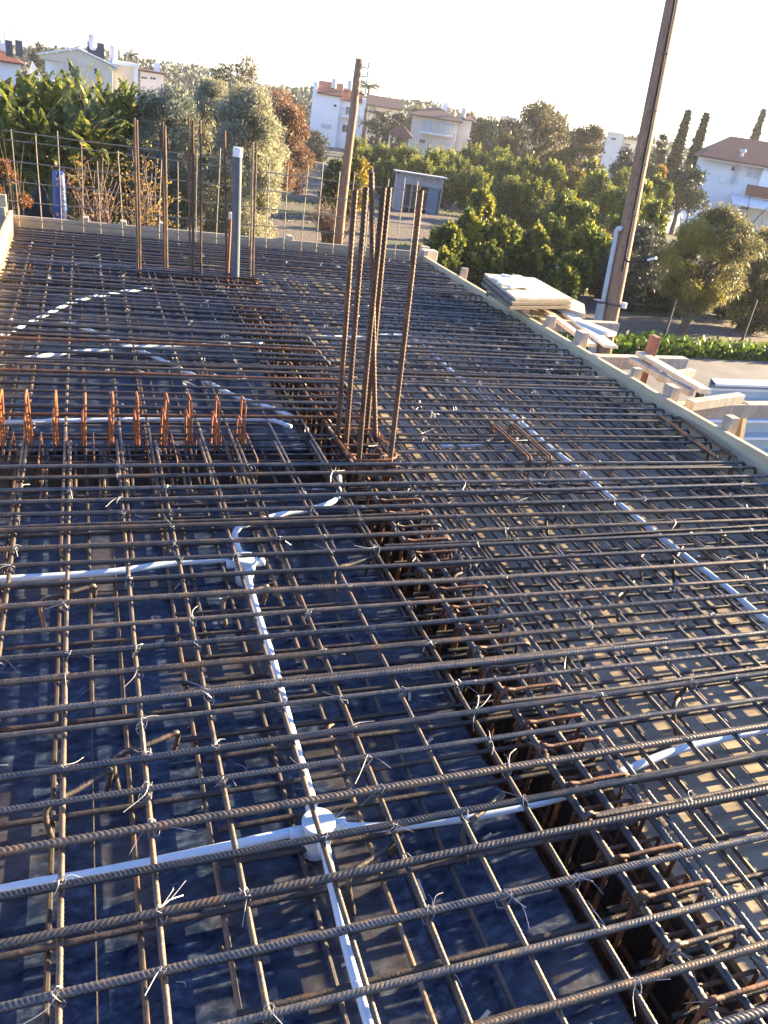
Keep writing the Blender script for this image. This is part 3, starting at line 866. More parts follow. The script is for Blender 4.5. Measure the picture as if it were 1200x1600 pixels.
def junction(label, px, py, z, hw, spouts):
    c = at(px, py, z)
    t = thing('junction_box', label, 'junction box', (c[0], c[1], ZD))
    mb = MB()
    prof = [(.026,ZD+.001),(.030,ZD+.012),(.0325,z-.012),(.034,z+.008),(.034,z+.013)]
    n = 28
    vs_ = [(c[0]+r*math.cos(2*math.pi*k/n), c[1]+r*math.sin(2*math.pi*k/n), zz) for r, zz in prof for k in range(n)]
    fs = [(i*n+k, i*n+(k+1) % n, (i+1)*n+(k+1) % n, (i+1)*n+k) for i in range(len(prof)-1) for k in range(n)]
    mb.add(vs_, fs); mb.build('box', M['pvc'], t, True)
    MB().tube([c+[0,0,.013], c+[0,0,.017], c+[0,0,.019]], [.0355,.0355,.033], n).build('lid', M['pvc'], t)
    for a in spouts:
        d = np.array([math.cos(a), math.sin(a), 0])
        MB().tube([c+d*.028+[0,0,-.005], c+d*.058+[0,0,-.005], c+d*.060+[0,0,-.005]], [.0135,.0135,.0125], 14).build('spout', M['pvc'], t, True)
    return t
junction('nearer round junction box with a clear drum body, standing among four conduits', 497, 1292, ZC-.005, .05, (math.pi+.02, .02, math.pi/2, -math.pi/2))
junction('farther round junction box with stub spouts beside the double bent conduit', 384, 878, ZC, .05, (math.pi+.02, .05, math.pi/2+.1, -math.pi/2+.1))

# ------------------------------------------------------------------ starter bars, upright pipes
def vbar(pb, pt, zb, r, zlow, mt, parent, rib=True):
    a = at(*pb, zb)
    D = math.hypot(a[0], a[1])
    d = ray(*pt); b = EYE+d*(D/math.hypot(d[0], d[1]))
    ax_ = (b-a)/(b[2]-a[2])
    a2 = a+ax_*(zlow-a[2])
    p = wob(a2, b, .004, 12)
    v, f = ribbed(p, r, .0165, .0034, 12, random.uniform(0,6), .17) if rib else tube(p, r, 8)
    return link('starter_bar', v, f, mt, parent)
nc = thing('column_cage', 'six tall ribbed starter bars of the nearer column standing on the beam', 'rebar cage', (1.08, 2.88, -.46))
for pb, pt in (((528,677),(557,297)),((542,684),(570,292)),((560,719),(600,293)),((573,669),(608,292)),((586,675),(580,270)),((610,719),(658,297))):
    vbar(pb, pt, 0, .0096, -.40, M['starter'], nc)
for z, ox in ((.002,0),(-.012,.008),(-.03,-.008),(-.06,.0)):
    q = [(x+ox+random.uniform(-.008,.008), y+random.uniform(-.01,.01), z+random.uniform(-.014,.014)) for x, y in ((.99,2.72),(1.17,2.72),(1.19,2.98),(1.17,3.03),(1.0,3.03),(.98,2.9))]
    v, f = tube(smooth_path(q+[q[0]], 5), .0042, 6)
    link('tie_link', v, f, M['rust'] if z < 0 else M['orange'], nc)
fc = thing('column_cage', 'row of tall starter bars of the farther column beside the grey pipe', 'rebar cage', (.75, 5.87, -.46))
for pb, pt in (((215,420),(210,184)),((219,421),(214,187)),((257,420),(254,190)),((261,420),(258,196)),((297,430),(295,184)),((302,430),(301,188)),((314,428),(313,188)),((354,430),(352,204)),((391,432),(395,222)),((396,432),(400,224))):
    vbar(pb, pt, 0, .0078, -.40, M['starter'] if random.random() < .7 else M['steel2'], fc, False)
for z in (-.02, .01):
    q = [(.33,5.80,z),(1.16,5.78,z),(1.17,5.96,z),(.33,5.97,z)]
    v, f = tube(np.array(q+[q[0]]), .0045, 6); link('tie_link', v, f, M['rust'], fc)
p = at(370, 432, 0); b = fwd(372, 230, 1)
d = ray(372, 230); tpt = EYE+d*(math.hypot(p[0], p[1])/math.hypot(d[0], d[1]))
gp = thing('drain_pipe', 'tall dark grey upright pipe with a white taped top among the starter bars', 'pipe', (p[0], p[1], ZD))
MB().tube([(p[0], p[1], -.40), tpt-[0,0,.055]], .031, 20).build('pipe', M['greypvc'], gp, False)
MB().tube([tpt-[0,0,.06], tpt-[0,0,.005], tpt], [.033,.034,.030], 20).build('cap', M['whitecap'], gp)
p = at(356, 428, 0)
sp_ = thing('capped_pipe', 'short thin upright pipe with a white cap left of the grey pipe', 'pipe', (p[0], p[1], ZD))
MB().tube([(p[0], p[1], -.2), (p[0], p[1], .39)], .010, 12).build('pipe', M['redwood'], sp_)
MB().tube([(p[0], p[1], .385), (p[0], p[1], .425), (p[0], p[1], .43)], [.0155,.0155,.012], 12).build('cap', M['whitecap'], sp_)

# ------------------------------------------------------------------ upright mesh across the far end
um = thing('upright_mesh', 'upright welded steel mesh standing across the far end behind the bars', 'steel mesh', (1.2, 7.12, -.1))
for k, x in enumerate(np.arange(-.475, 3.02, .152)):
    x += random.uniform(-.012,.012)
    h_ = .70+random.uniform(-.05,.05)-(.12 if 3 < k < 9 else 0)
    v, f = tube(wob((x, 7.13, -.12), (x+random.uniform(-.03,.01), 7.15, h_), .004, 8), .0045, 6)
    link('upright_wire', v, f, M['mesh'], um)
for k, z in enumerate((.03,.165,.31,.455,.60,.665)):
    xa, xb = (-.56, 3.02) if k != 5 else (-.56, 1.2)
    v, f = tube(wob((xa, 7.137, z+.01), (xb, 7.137, z-.005), .006, 14), .004, 6)
    link('cross_wire', v, f, M['mesh'], um)
for px in (330, 333):
    a, b = at(px, 375, 0.05), fwd(px+5, 295, 1)
    d = ray(px+8, 293); b = EYE+d*(7.6/math.hypot(d[0], d[1]))
# ------------------------------------------------------------------ boards and sheets stacked outside the right edge
def slab4(name, label, cat, corners, z, th, mt, lower=None, group=None, tilt=0.0):
    P4 = [at(x, y, z+(k in (0,1))*tilt) for k, (x, y) in enumerate(corners)]
    mb = MB()
    v = [(*p[:2], p[2]-th) for p in P4]+[tuple(p) for p in P4]
    mb.add(v, [(3,2,1,0), (4,5,6,7)]+[(i, (i+1) % 4, 4+(i+1) % 4, 4+i) for i in range(4)])
    o = mb.build(name, mt)
    return tag(o, label, cat, group)
PG = 'plywood sheets piled outside the right edge board'
slab4('plywood_sheet', 'topmost plywood sheet of the pile, littered with white plastic', 'plywood sheet', [(757,427),(836,434),(894,466),(806,466)], .17, .018, M['sheet'], group=PG)
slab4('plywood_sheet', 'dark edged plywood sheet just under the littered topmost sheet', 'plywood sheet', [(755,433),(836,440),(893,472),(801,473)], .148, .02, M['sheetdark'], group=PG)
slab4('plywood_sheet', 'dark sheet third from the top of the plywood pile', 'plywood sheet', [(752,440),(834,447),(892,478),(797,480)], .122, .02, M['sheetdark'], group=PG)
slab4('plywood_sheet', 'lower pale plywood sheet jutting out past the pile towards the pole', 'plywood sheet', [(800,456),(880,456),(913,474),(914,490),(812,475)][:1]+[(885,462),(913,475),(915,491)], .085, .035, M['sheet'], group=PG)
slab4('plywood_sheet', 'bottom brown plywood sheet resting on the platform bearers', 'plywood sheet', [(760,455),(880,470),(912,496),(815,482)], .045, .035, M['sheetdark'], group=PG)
c0 = at(800, 436, .173)
def junk(label, pts, w, h_):
    o = MB().beam(pts[0], pts[1], w, h_, bev=.006).build('plastic_offcut', M['whitewall'])
    tag(o, label, 'plastic offcut', 'white plastic litter on the plywood pile')
for k, (a, b, lab) in enumerate((((775,438),(812,432),'longest pale plastic offcut lying across the top of the plywood pile'),((783,430),(800,433),'small pale plastic offcut at the back of the plywood pile'),
                                 ((780,443),(806,443),'pale blue plastic offcut in the middle of the plywood pile'),((795,448),(815,446),'flat plastic offcut at the front of the plywood pile'),((812,440),(824,450),'square clear plastic scrap at the right of the litter'))):
    pa, pb = at(*a, .185+.012*(k % 2)), at(*b, .185+.012*(k % 2))
    junk(lab, (pa, pb), .05 if k != 4 else .10, .02 if k != 4 else .006)
# bearers and long boards
def timber(label, a, b, z, w, h_, mt, za=None):
    pa, pb = at(*a, z), at(*b, z if za is None else za)
    o = MB().beam(pa, pb, w, h_).build('timber', mt)
    return tag(o, label, 'timber', 'loose timbers outside the right edge board')
timber('long pale board lying beside the edge board below the red peg', (1000,552), (1103,612), .03, .075, .03, M['sheet'])
timber('weathered squared timber tucked between the long pale board and the edge board', (985,562), (1080,614), .0, .04, .04, M['greywood'])
timber('white planed board leaning up beside the plywood pile towards the pole', (872,478), (955,542), .06, .10, .02, M['paleply'], .03)
timber('narrow pale board beside the white planed board', (850,483), (925,540), .045, .06, .025, M['sheet'], .02)
timber('bright short plank lying near the foot of the tall wooden pole', (905,503), (957,523), .05, .10, .03, M['paleply'])
timber('bearer end sticking out past the edge board below the road', (1076,633), (1157,622), -.03, .055, .06, M['greywood'])
timber('bearer end sticking out near the red peg', (1030,590), (1082,582), -.02, .05, .05, M['greywood'], -.02)
p = at(1011, 562, .0)
o = MB().beam((p[0], p[1], -.25), (p[0]+.012, p[1], .165), .05, .065, (0,1,0), .004).build('wooden_peg', M['redwood'])
tag(o, 'red brown wooden peg standing up beyond the right edge board', 'wooden peg')
p = at(1165, 640, -.05)
o = MB().beam(at(1163, 632, -.06), at(1152, 700, -.5), .045, .045, (0,1,0)).build('brace_strut', M['pine'])
tag(o, 'thin pine strut dropping from the bearer end in front of the white hoarding', 'timber strut')
# bearers that carry the pile
for k, y in enumerate((3.6, 4.5, 5.4, 6.2)):
    o = MB().beam((3.1, y, -.10), (4.1, y+.05, -.10), .07, .09).build('timber', M['greywood'])
    tag(o, ['joist end carrying the near end of the loose boards','joist end carrying the middle of the loose boards','joist end carrying the near end of the plywood pile','joist end carrying the far end of the plywood pile'][k], 'timber', 'loose timbers outside the right edge board')
# small blocks at the far right corner
for px, py, s_, lab in ((668,398,.10,'pale timber block at the far right corner behind the boards'),(660,392,.06,'orange timber block at the far right corner')):
    p = at(px, py, .02)
    o = MB().box((p[0]+.06, p[1]+.1, .0), (s_*1.4, s_, .10), None, .004).build('timber_block', M['sheet'] if s_ > .08 else M['pine'])
    tag(o, lab, 'timber block')

# ------------------------------------------------------------------ white hoarding by the road
ha, hb = at(1105, 609, -.45), at(1205, 612, -.45)
d = hb-ha; d /= np.linalg.norm(d)
ho = thing('hoarding', 'pale ribbed sheet metal hoarding below the slab along the road', 'hoarding', (ha[0], ha[1], -2.3), math.atan2(d[1], d[0]))
for seg in range(5):
    pr = []
    z = -1.95
    while z < -.47:
        pr += [(0,z),(0,z+.11),(.06,z+.115),(.06,z+.14),(0,z+.16)]; z += .16
    pr.append((0,-.45))
    n_ = np.array([-d[1], d[0], 0])
    v = []
    for s_ in (seg*1.2, seg*1.2+1.196):
        for th_ in (0, -.004):
            v += [tuple(ha+d*s_-n_*(a+th_)+np.array([0,0,z_-ha[2]])) for a, z_ in pr]
    n = len(pr)
    f = [(i, i+1, 2*n+i+1, 2*n+i) for i in range(n-1)]+[(n+i+1, n+i, 3*n+i, 3*n+i+1) for i in range(n-1)]
    f += [(n-1, 2*n-1, 4*n-1, 3*n-1)]
    link('panel', np.array(v), f, M['hoard'], ho)
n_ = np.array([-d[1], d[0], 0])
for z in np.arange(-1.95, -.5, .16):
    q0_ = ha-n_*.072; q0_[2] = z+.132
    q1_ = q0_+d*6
    MB().beam(q0_, q1_, .022, .022).build('rib', M['frame'], ho)  # white strips put the sunlit edges of the ribs into colour
MB().beam(ha+[0,0,.012], ha+d*6+[0,0,.012], .04, .025).build('top_rail', M['frame'], ho)
for s_ in (0, 1.2, 2.4, 3.6):
    q = ha+d*s_+np.array([-d[1], d[0], 0])*.06
    MB().beam((q[0], q[1], -2.45), (q[0], q[1], -.5), .05, .05, (0,1,0)).build('post', M['metalpost'], ho)

# ------------------------------------------------------------------ foliage
def leaf_cloud(n, fn, ll, lw, seed, droop=0.0, flat=0.0):
    """n leaf-sized quads; fn(rng, n) -> positions and outward directions"""
    rg = np.random.default_rng(seed)
    P, O = fn(rg, n)
    n = len(P)
    d = rg.normal(size=(n,3))+O*.8
    d[:, 2] -= droop
    d /= np.linalg.norm(d, axis=1, keepdims=True)
    u = rg.normal(size=(n,3)); u[:, 2] += flat
    s = np.cross(d, u); s /= np.linalg.norm(s, axis=1, keepdims=True)+1e-9
    nn = np.cross(d, s)
    L_ = ll*rg.uniform(.6,1.3,(n,1)); w = lw*rg.uniform(.7,1.25,(n,1))
    a = P; b = P+d*L_*.45+s*w*.5+nn*w*.12; c = P+d*L_; e = P+d*L_*.45-s*w*.5+nn*w*.12
    v = np.stack([a,b,c,e], 1).reshape(-1,3)
    f = np.arange(4*n).reshape(n,4)
    return v, f
def clumps(cent, rad, dens=None):
    cent, rad = np.asarray(cent, float), np.asarray(rad, float)
    w = rad**2; w = w/w.sum()
    def fn(rg, n):
        k = rg.choice(len(cent), n, p=w)
        o = rg.normal(size=(n,3)); o /= np.linalg.norm(o, axis=1, keepdims=True)
        r = rg.uniform(.25,1,(n,1))**.45
        r *= 1+.18*rg.normal(size=(n,1))
        return cent[k]+o*r*rad[k][:, None]*np.array([1,1,.85]), o
    return fn
def crown_clumps(rx, ry, z0, z1, k, cr, seed, taper=0.0, hollow=.55):
    rg = random.Random(seed)
    cs, rs = [], []
    zc, rz = (z0+z1)/2, (z1-z0)/2
    while len(cs) < k:
        a = rg.uniform(0, 6.283); h_ = rg.uniform(-1,1)
        q = math.sqrt(1-h_*h_)*rg.uniform(hollow,.95)
        t_ = 1-taper*(h_+1)/2
        rr = cr*rg.uniform(.6,1.25)
        cs.append((q*math.cos(a)*rx*t_, q*math.sin(a)*ry*t_, zc+h_*rz*rg.uniform(.75,.98))); rs.append(rr)
    return cs, rs
def limbs(h_, spread, r, seed, n=5, base=(0,0,0), z_end=None):
    rg = random.Random(seed)
    mb = MB()
    b = np.array(base, float)
    tr = [b+[0,0,-.2]]
    x = y = 0
    for k in range(1, 6):
        x += rg.uniform(-.06,.06)*h_*.3; y += rg.uniform(-.06,.06)*h_*.3
        tr.append(b+[x, y, h_*.5*k/5])
    mb.tube(tr, np.linspace(r*1.25, r*.7, 6), 8)
    for k in range(n):
        a = 6.283*k/n+rg.uniform(-.5,.5)
        s_ = tr[rg.choice([3,4,5])]
        e = b+np.array([math.cos(a)*spread, math.sin(a)*spread, h_*rg.uniform(.75,1)])
        mid = (s_+e)/2+np.array([rg.uniform(-.1,.1)*spread, rg.uniform(-.1,.1)*spread, -.05*h_])
        q = smooth_path([s_, mid, e], 4)
        mb.tube(q, np.linspace(r*.5, r*.1, len(q)), 6)
        for j in range(3):
            s2 = q[rg.randrange(3, len(q)-1)]
            e2 = s2+np.array([rg.uniform(-1,1)*spread*.5, rg.uniform(-1,1)*spread*.5, rg.uniform(.0,.4)*h_])
            mb.tube([s2, (s2+e2)/2+[0,0,.03*h_], e2], [r*.2, r*.13, r*.05], 5)
    return mb
_cache = {}
def tree(key, label, cat, name, px, ytop, wpx, D, lm, k=26, nl=5000, ll=.1, lw=.05, cr=.26, z0f=.12, taper=.2, variants=3, group=None, trunk=True, droop=0.0, mtb='bark', rz=None, hollow=.55, trunk_r=None, depthf=1.0, shoots=None):
    """a tree whose crown top shows at (px, ytop), D metres deep; its crown is modelled at unit size per variant"""
    tp = fwd(px, ytop, D)
    zb = gz(tp[0], tp[1])
    hh = tp[2]-zb
    w = wpx*D/FPX/2
    var = random.randrange(variants)
    kk = (key, var, round(hh/w, 0))
    if kk not in _cache:
        sd_ = abs(hash((key, var))) % 10000 if False else sum(ord(c) for c in key)*7+var*131
        asp = hh/w
        cs, rs = crown_clumps(.86, .86*depthf, z0f*asp, asp*.93, k, cr, sd_, taper, hollow)
        v, f = leaf_cloud(nl, clumps(cs, rs), ll/w, lw/w, sd_+1, droop)
        v[:, 2] = np.clip(v[:, 2], 0.0, None)
        me = npmesh('crown', v*[1,1,1/asp], f)
        me.materials.append(lm)
        mt_ = limbs(asp*.9, .6, (trunk_r or .09), sd_, 5).mesh('trunk')
        mt_.transform(Matrix.Diagonal((1,1,1/asp,1)))
        mt_.materials.append(M[mtb])
        _cache[kk] = (me, mt_)
    me, tm = _cache[kk]
    t = thing(name, label, cat, (tp[0], tp[1], zb), random.uniform(0, 6.28) if rz is None else rz, group)
    put('crown', me, (0,0,0), t, (0,0,0), (w, w, hh))
    if trunk: put('trunk', tm, (0,0,0), t, (0,0,0), (w, w, hh))
    if shoots:
        ks = (key, 's', var, round(hh/w, 0))
        if ks not in _cache:
            rg = random.Random(sum(ord(c) for c in key)+var*17)
            cs, rs = [], []
            for _ in range(26):
                a = rg.uniform(0, 6.283); q = rg.uniform(.15,.85); z0_ = (hh/w)*(1-.42*q**2)*rg.uniform(.72,.93)
                for j in range(4):
                    cs.append((q*math.cos(a)*(1+.04*j), q*math.sin(a)*(1+.04*j), z0_+.10*j)); rs.append(.085-.012*j)
            v, f = leaf_cloud(1900, clumps(cs, rs), ll/w, lw/w, var+50, -1.2)
            me2 = npmesh('sunlit_young_shoots', v*[1,1,w/hh], f); me2.materials.append(M[shoots])
            _cache[ks] = me2
        put('sunlit_young_shoots', _cache[ks], (0,0,0), t, (0,0,0), (w, w, hh))
    return t

CG = 'citrus trees of the orchard'
def citrus(lst, label, lm, key):
    for k, (x, y, w, D) in enumerate(lst):
        tree(key, label if isinstance(label, str) else label[k], 'citrus tree', 'citrus_tree', x, y, w, D, lm, 54, 9000, .11, .05, .24, .04, .15, 4, CG, shoots='shoots')
citrus([(745,330,72,19),(700,350,66,18),(792,345,74,19),(838,352,62,20),(765,378,66,17.5),(690,392,56,17),(850,384,56,19)],
       ['tallest yellow topped citrus tree of the front clump, at its middle', 'yellow topped citrus tree at the left end of the front clump', 'citrus tree of the front clump just right of its tallest one',
        'citrus tree at the upper right end of the front clump', 'low citrus tree in front of the tallest one of the front clump', 'lowest citrus tree of the front clump, nearest the far right corner of the slab',
        'low citrus tree of the front clump right behind the plywood pile'], M['citrus'], 'citrusA')
citrus([(930,352,74,20),(962,372,60,19.5),(905,394,56,18.5),(885,418,54,17.5)],
       ['citrus tree with bright yellow shoots left of the tall wooden pole', 'dark citrus tree touching the left side of the tall wooden pole', 'dark citrus tree right of the bare gap behind the plywood pile',
        'lowest dark citrus tree just behind the right end of the plywood pile'], M['citrus'], 'citrusA')
citrus([(757,292,56,26),(890,300,84,25),(868,336,62,23),(925,318,70,25),(1000,296,74,27),(985,330,62,24),(1030,310,60,26)],
       ['small lone citrus tree on the bare ground right of the tin shed', 'broad citrus tree at the centre of the middle orchard row', 'dark low citrus tree before the broad one of the middle orchard row',
        'citrus tree of the middle orchard row right of the broad one', 'citrus tree of the middle orchard row showing just right of the tall wooden pole', 'low citrus tree of the middle orchard row hidden by the tall wooden pole',
        'rounded citrus tree right of the tall wooden pole below the cypress pair'], M['citrus'], 'citrusB')
citrus([(600,226,64,45),(640,228,64,45),(680,232,64,44),(720,243,64,43),(660,246,64,40),(700,260,64,38),(745,262,64,38),(785,247,64,42),(830,242,66,42),(870,252,64,42),(940,266,64,38),(800,276,74,33),(845,282,74,33),(960,292,64,33),(1012,282,64,33),(610,250,60,40),(575,232,60,44),(560,214,50,50),(1035,270,60,36),(740,225,60,52),(790,232,60,52),(700,232,56,50),(930,250,60,46),(980,262,60,46)],
       'citrus tree merging into the far rows of the orchard in front of the houses', M['citrus'], 'citrusB')
tree('gold', 'golden yellow citrus tree glowing in the far orchard row', 'citrus tree', 'citrus_tree', 907, 246, 48, 41, M['citrusgold'], 22, 3000, .15, .075, .3, .1, .2, 1, CG)
tree('gold', 'amber leaved young tree at the orchard edge left of the tall pole', 'citrus tree', 'citrus_tree', 955, 345, 50, 21.5, M['citrusgold'], 22, 3000, .13, .065, .3, .1, .2, 1, CG)
tree('gold', 'yellow green citrus tree right behind the farther utility pole', 'citrus tree', 'citrus_tree', 556, 226, 70, 26, M['citrusgold'], 24, 4200, .13, .065, .28, .06, .2, 2, CG)
tree('citrusC', 'dark citrus tree half hidden behind the farther utility pole', 'citrus tree', 'citrus_tree', 530, 245, 60, 27, M['citrus'], 24, 4200, .13, .065, .28, .06, .2, 2, CG)

# olive trees beyond the far edge
tree('oliveA', 'big bluish olive tree left of the paler olive behind the starter bars', 'olive tree', 'olive_tree', 272, 112, 165, 17.5, M['oliveshade'], 90, 46000, .10, .026, .22, .02, .1, 1)
tree('oliveB', 'big silvery sunlit olive tree behind the grey pipe', 'olive tree', 'olive_tree', 388, 118, 172, 17, M['olive'], 90, 50000, .10, .026, .22, .0, .15, 1)
tree('oliveB', 'silvery olive tree peeping between the two larger olives', 'olive tree', 'olive_tree', 335, 108, 130, 19, M['olive'], 90, 50000, .10, .026, .22, .0, .15, 1)
tree('bare', 'thin leaved brownish tree rising above the olive trees', 'tree', 'bare_tree', 372, 78, 120, 34, M['oakleaf'], 46, 5000, .16, .06, .22, .35, .1, 1, trunk_r=.05)
tree('russet', 'russet brown leaved tree right of the silvery olive', 'tree', 'russet_tree', 446, 136, 118, 30, M['brownleaf'], 50, 12000, .14, .06, .25, .03, .2, 1)
tree('greyb', 'grey green shrub at the foot of the white house', 'shrub', 'grey_shrub', 500, 203, 50, 62, M['greyleaf'], 24, 2600, .25, .1, .3, .05, .2, 1)

# right-hand trees
tree('pepper', 'large drooping pepper tree by the road at the right edge', 'tree', 'pepper_tree', 1135, 303, 205, 16.3, M['pepper'], 84, 24000, .13, .022, .16, .2, .1, 1, droop=1.2, trunk_r=.06, hollow=.35)
tree('pepper2', 'grey leaved tree between the tall pole and the large drooping tree', 'tree', 'pepper_tree', 1015, 345, 120, 18.5, M['greyleaf'], 46, 13000, .12, .025, .22, .05, .1, 1, droop=.6)
tree('pepper2', 'grey green bushy tree cut by the right edge of view behind the road', 'tree', 'pepper_tree', 1215, 345, 130, 18, M['pepper'], 46, 13000, .12, .025, .22, .05, .1, 1, droop=.6)
tree('round', 'dark round tree beside the red roofed house', 'tree', 'round_tree', 1082, 256, 78, 45, M['darkleaf'], 30, 5000, .2, .1, .28, .3, .1, 1)
tree('oak', 'very large brown green tree on the skyline above the orchard', 'tree', 'oak_tree', 852, 152, 165, 62, M['oakleaf'], 60, 13000, .3, .14, .2, .1, .25, 1)
tree('oak2', 'brown green tree leaning on the right of the very large skyline tree', 'tree', 'oak_tree', 925, 178, 80, 60, M['oakleaf'], 40, 6000, .3, .14, .24, .1, .25, 1)
tree('darkA', 'dark tree beside the carport of the balcony house', 'tree', 'dark_tree', 775, 172, 80, 82, M['darkleaf'], 40, 5000, .35, .17, .25, .1, .2, 1)
tree('darkB', 'dull green tree low before the very large skyline tree', 'tree', 'dark_tree', 790, 205, 70, 58, M['oakleaf'], 36, 5000, .28, .14, .25, .05, .2, 1)
tree('darkC', 'brown topped tree rising behind the balcony house', 'tree', 'dark_tree', 655, 160, 40, 112, M['oakleaf'], 24, 2600, .4, .2, .28, .1, .2, 1)
tree('darkC', 'pale green tree rising right of the balcony house', 'tree', 'dark_tree', 735, 168, 36, 112, M['greyleaf'], 24, 2600, .4, .2, .28, .1, .2, 1)
tree('darkD', 'dark green tree between the white house and the balcony house', 'tree', 'dark_tree', 625, 176, 40, 92, M['darkleaf'], 24, 2600, .35, .18, .28, .1, .2, 1)
tree('darkE', 'grey green tree just left of the tall wooden pole', 'tree', 'dark_tree', 985, 228, 60, 58, M['greyleaf'], 30, 4200, .28, .13, .28, .05, .2, 1)
tree('darkE', 'dark tree just right of the tall wooden pole', 'tree', 'dark_tree', 1012, 238, 56, 52, M['darkleaf'], 30, 4200, .28, .13, .28, .05, .2, 1)
tree('yel', 'small amber leaved tree low between the pole and the cypresses', 'tree', 'amber_tree', 1040, 249, 26, 50, M['yellowleaf'], 16, 1600, .22, .1, .32, .3, .2, 1)
tree('yel', 'small amber leaved tree at the foot of the right cypress of the pair', 'tree', 'amber_tree', 1072, 254, 18, 55, M['yellowleaf'], 16, 1600, .22, .1, .32, .3, .2, 1)
tree('darkF', 'small tree beside the cream gabled house on the left', 'tree', 'dark_tree', 60, 60, 36, 75, M['greyleaf'], 24, 2400, .3, .12, .28, .2, .3, 1)
tree('darkF', 'bluish tree behind the left end of the cream gabled house', 'tree', 'dark_tree', 95, 78, 34, 78, M['darkleaf'], 24, 2400, .3, .12, .28, .2, .3, 1)
tree('citrusD', 'deep green tree growing among the houses left of the balcony house', 'tree', 'dark_tree', 598, 170, 50, 84, M['darkleaf'], 24, 3000, .3, .16, .28, .1, .2, 1)

for k, (x, y, w, D, lab) in enumerate(((985,425,90,19,'dark low shrub between the orchard and the tall wooden pole'),(1010,415,90,20,'grey low shrub right of the foot of the tall wooden pole'),
        (1050,430,90,19.5,'dark shrub behind the fence left of the drooping tree trunk'),(1105,415,100,21,'shrub in the shade behind the drooping tree trunk'),(1160,420,100,20,'shrub behind the fence right of the drooping tree trunk'),
        (1205,430,90,18.5,'shrub at the right edge of view beside the road'))):
    tree('under', lab, 'shrub', 'roadside_shrub', x, y, w, D, M['greyleaf'] if k % 2 else M['darkleaf'], 34, 7000, .09, .035, .26, .0, .1, 2)
# cypresses
def cypress(label, px, ytop, wpx, D, seed):
    tp = fwd(px, ytop, D); zb = gz(tp[0], tp[1]); hh = tp[2]-zb; w = wpx*D/FPX/2
    def fn(rg, n):
        t_ = rg.uniform(0,1,n)
        prof = np.clip(np.minimum(t_*5+.35, 1)*(1-t_**2.2), .03, 1)*w*.84*(1+.12*np.sin(t_*40+rg.uniform(0,6)))
        a = rg.uniform(0, 6.283, n); q = np.sqrt(rg.uniform(.35,1,n))
        o = np.stack([np.cos(a)*.4, np.sin(a)*.4, np.full(n, 1.1)], 1)
        return np.stack([np.cos(a)*q*prof, np.sin(a)*q*prof, t_*hh*.97], 1), o
    t = thing('cypress', label, 'cypress', (tp[0], tp[1], zb), 0, 'cypresses near the red roofed house')
    v, f = leaf_cloud(6500, fn, .34, .13, seed)
    link('crown', v+np.array(t.location), f, M['cypress'], t)
    MB().tube([np.array(t.location)+[0,0,-.2], np.array(t.location)+[0,0,hh*.8]], [w*.25, w*.05], 7).build('trunk', M['bark'], t)
cypress('left, darker cypress of the close pair right of the tall pole', 1077, 171, 26, 62, 1)
cypress('right, paler cypress of the close pair right of the tall pole', 1105, 176, 25, 60, 2)
cypress('cypress rising behind the roof of the red roofed house', 1195, 168, 26, 76, 3)
# layered conifer
tp = fwd(1041, 200, 55); zb = gz(tp[0], tp[1]); hh = tp[2]-zb
cs, rs = [], []
for k in range(9):
    for j in range(7):
        a = random.uniform(0, 6.28); q = (1-k/9.5)*1.25*random.uniform(.5,1)
        cs.append((q*math.cos(a), q*math.sin(a), hh*(.3+.075*k)-.1*q)); rs.append(.2*(1-k/14))
t = thing('conifer', 'layered conifer between the tall pole and the cypress pair', 'conifer', (tp[0], tp[1], zb))
v, f = leaf_cloud(4200, clumps(cs, rs), .26, .08, 5); link('crown', v+np.array(t.location), f, M['darkleaf'], t)
MB().tube([np.array(t.location)+[0,0,-.2], np.array(t.location)+[0,0,hh*.97]], [.16,.02], 7).build('trunk', M['bark'], t)

# palms
def frond(seed, L_, droop):
    rg = np.random.default_rng(seed)
    V, F, n0 = [], [], 0
    u = np.linspace(0, 1, 14)
    sx = np.stack([u*L_*np.cos(droop*u*.6), 0*u, L_*(.45*u-droop*.55*u*u)], 1)
    for i in range(1, 14):
        for s_ in (-1, 1):
            for jj in range(2):
                p = sx[i]-(sx[i]-sx[i-1])*jj*.5
                ln = L_*.30*math.sin(math.pi*min(.97, .15+.8*u[i]))+.02
                d_ = np.array([.55, s_*.75, -.25+rg.normal()*.1]); d_ /= np.linalg.norm(d_)
                w_ = np.array([.035*L_, 0, 0])
                V += [p, p+d_*ln*.5+w_*.6, p+d_*ln, p+d_*ln*.5-w_*.6]; F.append((n0, n0+1, n0+2, n0+3)); n0 += 4
    for i in range(13):                    # the midrib that carries the leaflets
        w_ = np.array([0, .022*L_*(1.1-u[i]), 0]); w2 = np.array([0, .022*L_*(1.1-u[i+1]), 0])
        V += [sx[i]-w_, sx[i]+w_, sx[i+1]+w2, sx[i+1]-w2]; F.append((n0, n0+1, n0+2, n0+3)); n0 += 4
    return np.array(V), np.array(F)
